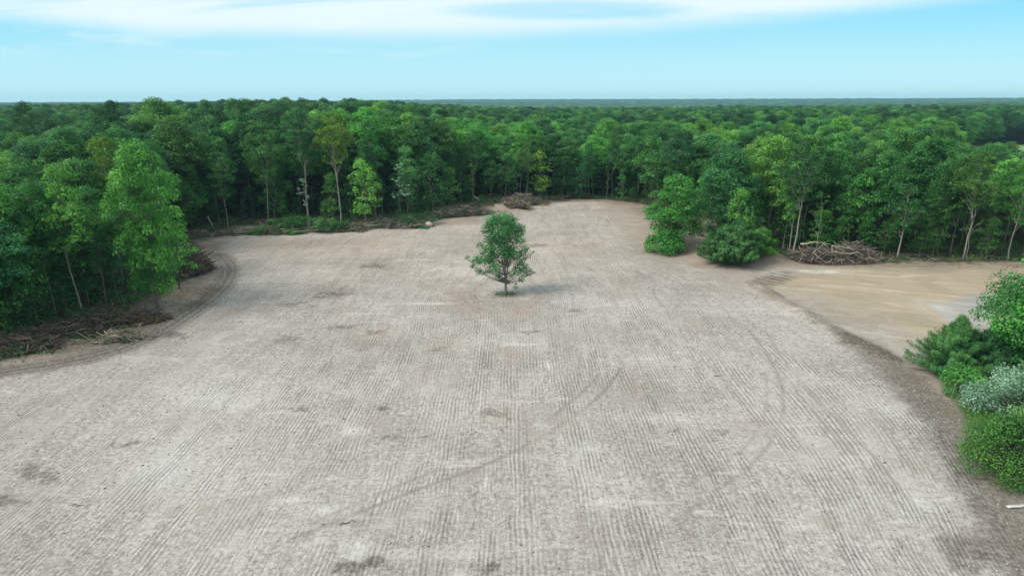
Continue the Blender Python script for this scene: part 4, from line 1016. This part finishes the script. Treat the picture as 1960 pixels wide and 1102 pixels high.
fallen_tree(G(252, 618), G(85, 632), .26, 'uprooted tree with brown root plate lying at the left wood rim', 91, 'dark', 'grey', 3)
fallen_tree(G(448, 452), G(590, 440), .20, 'fallen leafy tree whose broken root end is the leftmost of the fallen tree row', 92, 'mid', 'grey', 46)
fallen_tree(G(690, 440), G(540, 436), .20, 'fallen tree with pale root end pointing left in the middle of the fallen tree row', 93, 'mid', 'pale', 56)
fallen_tree(G(695, 438), G(830, 430), .17, 'fallen tree with bare branches lying toward the boulder', 94, 'dark', 'grey', 36)
brush_pile(520, 446, 130, 1.9, 4.6, 'leafy brush heaped between the first two fallen trees of the row', 185, 'mid', 220, nleaf=60)
brush_pile(640, 441, 130, 1.7, 4.6, 'leafy green brush in the middle of the fallen tree row', 186, 'weed', 220, nleaf=60)
fallen_tree(G(860, 418), G(945, 400), .18, 'fallen tree lying in the brush just right of the boulder', 96, 'dark', 'grey', 20)
fallen_tree(G(560, 450), G(665, 441), .13, 'thin fallen tree in leaf at the field side of the fallen tree row', 95, 'mid', 'grey', 44, root=False)
log_at((*G(430, 455), .25), (*G(520, 455), .2), .10, .05, 'pale thin log along the field side at the left end of the fallen tree row', 451, 'pale')
log_at((*G(355, 470), .3), (*G(430, 447), .35), .09, .05, 'grey log pointing out of the left end of the fallen tree row', 452, 'grey')
p = G(408, 437); log_at((p[0] - .8, p[1], 2.4), (p[0] + .2, p[1], 0.0), .13, .11, 'broken pale snag standing in front of the left wood', 453, 'pale', stub=0, name='snag')
p = G(925, 402); log_at((p[0] - 2.0, p[1] + 1, 3.0), (p[0] + .9, p[1], .8), .05, .07, 'pale dead limb slanting out of the brush behind the boulder', 454, 'pale', stub=5, name='dead_limb')
for i, (px, py, yaw, l, lab) in enumerate([(393, 525, 1.1, 1.6, 'short yellow stick leaning on the brown tangle at the left bend'), (125, 655, .7, 1.0, 'white split stick on the dirt at the lower left'), (345, 592, 2.4, .7, 'tiny pale stick on the dirt left of the dark track'),
        (655, 882, -.6, .5, 'small pale twig lying in the middle of the field'), (665, 1003, .25, .9, 'dark stick at the bottom of the clearing'), (1722, 1035, 1.2, .8, 'curved white twig at the bottom right of the clearing'), (910, 945, .9, .6, 'thin twig lying in the grooves at the bottom centre'),
        (1028, 635, .3, .8, 'short dark stick on the field right of the lone tree foot'), (1375, 720, .1, .7, 'thin dark twig in the right half of the field'), (150, 968, -.2, .8, 'pale twig at the lower left of the field'), (45, 695, 2.0, .7, 'pale stick beside the dark track at the left')]):
    x, y = G(px, py); z = Z(x, y) + .05; dx, dy = cos(yaw) * l / 2, sin(yaw) * l / 2
    log_at((x - dx, y - dy, z), (x + dx, y + dy, z + .04), .035, .02, lab, 460 + i, 'dark' if 'dark' in lab else 'wood', stub=1, name='stick', bend=.14)
def lump(name, px, py, rx, ry, rz, mat, label, cat, seed, sink=.25):
    r = np.random.default_rng(seed); nu, nv = 18, 12; th = np.arange(nu) / nu * 2 * pi; ph = np.linspace(-pi / 2, pi / 2, nv + 2)[1:-1]
    d = np.array([[cos(p) * cos(t), cos(p) * sin(t), sin(p)] for p in ph for t in th]); dd = np.vstack([d, [[0, 0, -1], [0, 0, 1]]])
    s = 1 + .16 * vnoise(dd[:, 0] * 2 + dd[:, 2], dd[:, 1] * 2 - dd[:, 2], .8, seed); V = dd * s[:, None] * [rx, ry, rz]
    i = np.arange(nv - 1)[:, None] * nu; j = np.arange(nu)[None]; j2 = (j + 1) % nu; Q = np.stack([i + j, i + j2, i + nu + j2, i + nu + j], -1).reshape(-1, 4); jj = np.arange(nu)
    Tt = np.vstack([np.stack([(jj + 1) % nu, jj, np.full(nu, nu * nv)], -1), np.stack([(nv - 1) * nu + jj, (nv - 1) * nu + (jj + 1) % nu, np.full(nu, nu * nv + 1)], -1)])
    x, y = G(px, py); o = obj(name, mesh_np(name, V, [Q, Tt], [mat], smooth=True), None, (x, y, Z(x, y) + rz * (1 - sink))); tag(o, label, cat); return o
m, t, out = new_mat('boulder_stone'); P = t.node('ShaderNodeTexCoord').outputs['Object']; c = t.mix(t.noise(P, 2.5, 5), (0.28, 0.21, 0.17), (0.55, 0.45, 0.38))
p = t.node('ShaderNodeBsdfPrincipled'); t.l.new(c, p.inputs['Base Color']); p.inputs['Roughness'].default_value = .85; bp = t.node('ShaderNodeBump'); bp.inputs['Distance'].default_value = .05; t.l.new(t.noise(P, 5, 4), bp.inputs['Height']); t.l.new(bp.outputs[0], p.inputs['Normal']); t.l.new(p.outputs[0], out.inputs[0])
lump('boulder', 821, 434, .75, .6, .62, m, 'round pinkish boulder at the rim of the clearing left of the lone tree top', 'boulder', 5)
m2, t, out = new_mat('pale_plank_wood'); P = t.node('ShaderNodeTexCoord').outputs['Object']; c = t.mix(t.noise(t.vmul(P, (1, 6, 6)), 3, 4), (0.36, 0.35, 0.33), (0.60, 0.59, 0.56))
p = t.node('ShaderNodeBsdfPrincipled'); t.l.new(c, p.inputs['Base Color']); p.inputs['Roughness'].default_value = .7; t.l.new(p.outputs[0], out.inputs[0])
q = G(1948, 967); V = []; nseg = 9
for i in range(nseg):
    tt = i / (nseg - 1); xx = -0.75 + 1.7 * tt; zz = 0.02 + 0.015 * sin(tt * 4); hw = .14 * (0.62 + .4 * sin(pi * min(.85, tt + .15)))
    for (sy_, dz) in ((-1, 0), (1, 0), (1, .045), (-1, .045)): V.append((xx, sy_ * hw + .03 * sin(tt * 9), zz + dz))
F = [(4 * i + k, 4 * i + (k + 1) % 4, 4 * i + 4 + (k + 1) % 4, 4 * i + 4 + k) for i in range(nseg - 1) for k in range(4)] + [(3, 2, 1, 0), (4 * nseg - 4, 4 * nseg - 3, 4 * nseg - 2, 4 * nseg - 1)]
o = obj('wood_slab', mesh_np('wood_slab', V, [F], [m2]), None, (q[0], q[1], Z(*q) + .03)); o.rotation_euler = (0, .02, .18); tag(o, 'flat pale slab of wood on the soil at the bottom right below the thicket', 'slab')
def litter():
    r = np.random.default_rng(303); T = Tubes(); C = []; N = 0; x = r.uniform(-75, 75, 60000); y = r.uniform(50, 180, 60000); s = sdist(x, y, CLEAR); px, py = proj(x, y, 0.0)
    k = (s > -4.5) & (s < 2.6) & (r.random(len(x)) < np.interp(s, [-4.5, -2, 0.5, 2.6], [.25, .8, .8, .05])) & ((px < 1080) | ((px > 1500) & (px < 1960) & (s > -3) & (s < 1))) & (px > -10)
    k &= vnoise(x, y, 3.5, 304) > -0.25; x = x[k][:3000]; y = y[k][:3000]; z = zfun(x, y)
    for a, b, c in zip(x, y, z):
        L = r.uniform(.5, 3.2); p = stick_points(r, np.array([a, b, c + r.random() ** 2 * .9 + .08]), L, r.random() * 6.28, r.normal() * .22); p[:, 2] = np.maximum(p[:, 2], c + .02)
        T.add(p, np.array([1, .85, .65, .35]) * r.uniform(.012, .055), 3)
    tag(obj('brush_litter', T.mesh('brush_litter', BARK['twig'])), 'broken branches and twigs littering the rim of the clearing', None, None, 'stuff')
    j = r.random(len(x)) < .55; cl = [(np.array([a, b, c + .15]), r.uniform(.3, .9), r.uniform(.15, .5)) for a, b, c in zip(x[j], y[j], z[j])]
    V, F, L = clump_leaves(cl, 60, .12, r, droop=-.2, fill=.2)
    tag(obj('weeds', mesh_np('rim_weeds', V, [F], [LEAF['weed']], {'lv': ('FACE', L)})), 'wilted leaves and weeds among the broken branches at the rim', None, None, 'stuff')
litter()
# clods strewn over the soil
def clods():
    r = np.random.default_rng(99); n = 5200; x = r.uniform(-48, 46, n * 3); y = r.uniform(24, 130, n * 3)
    o_ = np.argsort(FIELD_R[:, 1]); den = 0.25 + 0.0 * x
    for ln, wd in ((BAND_L, 2.5), (BAND_R, 3.5), (RIDGE_R, 1.5)): dd, _ = seg_dist(x, y, ln); den = np.maximum(den, 1.0 * (dd < wd))
    s = sdist(x, y, CLEAR); den = np.maximum(den, .9 * ((s > 0) & (s < 4))); k = (r.random(len(x)) < den * (0.4 + .6 * (vnoise(x, y, 6, 8) > 0))) & (s > 0); x = x[k][:n]; y = y[k][:n]; n = len(x)
    base = np.array([[1, 0, 0], [0, 1, 0], [-1, 0, 0], [0, -1, 0], [0, 0, 1], [0, 0, -1.0]]); f = np.array([[0, 1, 4], [1, 2, 4], [2, 3, 4], [3, 0, 4], [1, 0, 5], [2, 1, 5], [3, 2, 5], [0, 3, 5]])
    V = base[None] * (r.uniform(.03, .10, (n, 1, 1)) * np.array([1.2, 1, .8])) * r.uniform(.6, 1.3, (n, 6, 1)); a = r.random(n) * 2 * pi; ca, sa = np.cos(a)[:, None], np.sin(a)[:, None]
    V = np.stack([V[..., 0] * ca - V[..., 1] * sa + x[:, None], V[..., 0] * sa + V[..., 1] * ca + y[:, None], V[..., 2] + zfun(x, y)[:, None] + .02], -1).reshape(-1, 3); F = (f[None] + 6 * np.arange(n)[:, None, None]).reshape(-1, 3)
    m, t, out = new_mat('soil_clods'); P = t.node('ShaderNodeNewGeometry').outputs['Position']; c = t.mix(t.ramp(t.noise(P, 1.5, 4), .35, .65), (0.14, 0.115, 0.09), (0.46, 0.42, 0.37))
    p = t.node('ShaderNodeBsdfDiffuse'); t.l.new(c, p.inputs[0]); t.l.new(p.outputs[0], out.inputs[0])
    tag(obj('soil_clods', mesh_np('soil_clods', V, [F], [m])), 'crumbs and clods of soil strewn over the clearing', None, None, 'stuff')
clods()
# ------------------------------------------------------------------ two white water towers on the skyline, far right
m, t, out = new_mat('white_tank_paint'); p = t.node('ShaderNodeBsdfPrincipled'); P = t.node('ShaderNodeTexCoord').outputs['Object']; t.l.new(t.mix(t.noise(P, .3, 3), (.78, .78, .76), (.84, .84, .83)), p.inputs['Base Color']); p.inputs['Roughness'].default_value = .45; t.l.new(p.outputs[0], out.inputs[0])
for px, topy, R, lab in ((1789, 189.5, 9, 'white round water tower on the skyline, left one of the two'), (1858, 190.5, 6, 'narrow white water tower on the skyline, right one of the two')):
    x, y = polar(px, 5150); h = top_z(x, y, topy); e = empty('water_tower', (x, y, 0)); tag(e, lab, 'water tower'); T = Tubes()
    a = np.linspace(-pi / 2, pi / 2, 11); T.add(np.stack([a * 0, a * 0, h - R * .8 + R * .8 * np.sin(a)], -1), np.maximum(.3, R * np.cos(a)), 20); obj('tank', T.mesh('tank', m), e)
    T = Tubes(); T.add([[0, 0, 0], [0, 0, 4], [0, 0, h - 2 * R], [0, 0, h - R * 1.3]], [R * .5, R * .28, R * .25, R * .5], 14); obj('tower_stem', T.mesh('tower_stem', m), e)
# ------------------------------------------------------------------ haze
bpy_box = [(-4400, -400, -12), (4400, -400, -12), (4400, 5600, -12), (-4400, 5600, -12)]
Vh = bpy_box + [(a, b, 58.0) for a, b, _ in bpy_box]
m = bpy.data.materials.new('haze_air'); m.use_nodes = True; t = NT(m.node_tree); t.n.clear(); out = t.node('ShaderNodeOutputMaterial'); pv = t.node('ShaderNodeVolumePrincipled')
pv.inputs['Color'].default_value = (0.50, 0.84, 1.0, 1); pv.inputs['Density'].default_value = 0.00013; pv.inputs['Anisotropy'].default_value = 0.2; t.l.new(pv.outputs[0], out.inputs['Volume'])
me = mesh_np('haze', Vh, [[(3, 2, 1, 0), (4, 5, 6, 7), (0, 1, 5, 4), (1, 2, 6, 5), (2, 3, 7, 6), (3, 0, 4, 7)]], [m])
HAZE = tag(obj('haze', me), None, None, None, 'stuff')
print('individual wood trees', count, 'mid', len(data_mid), 'far', len(data_far))
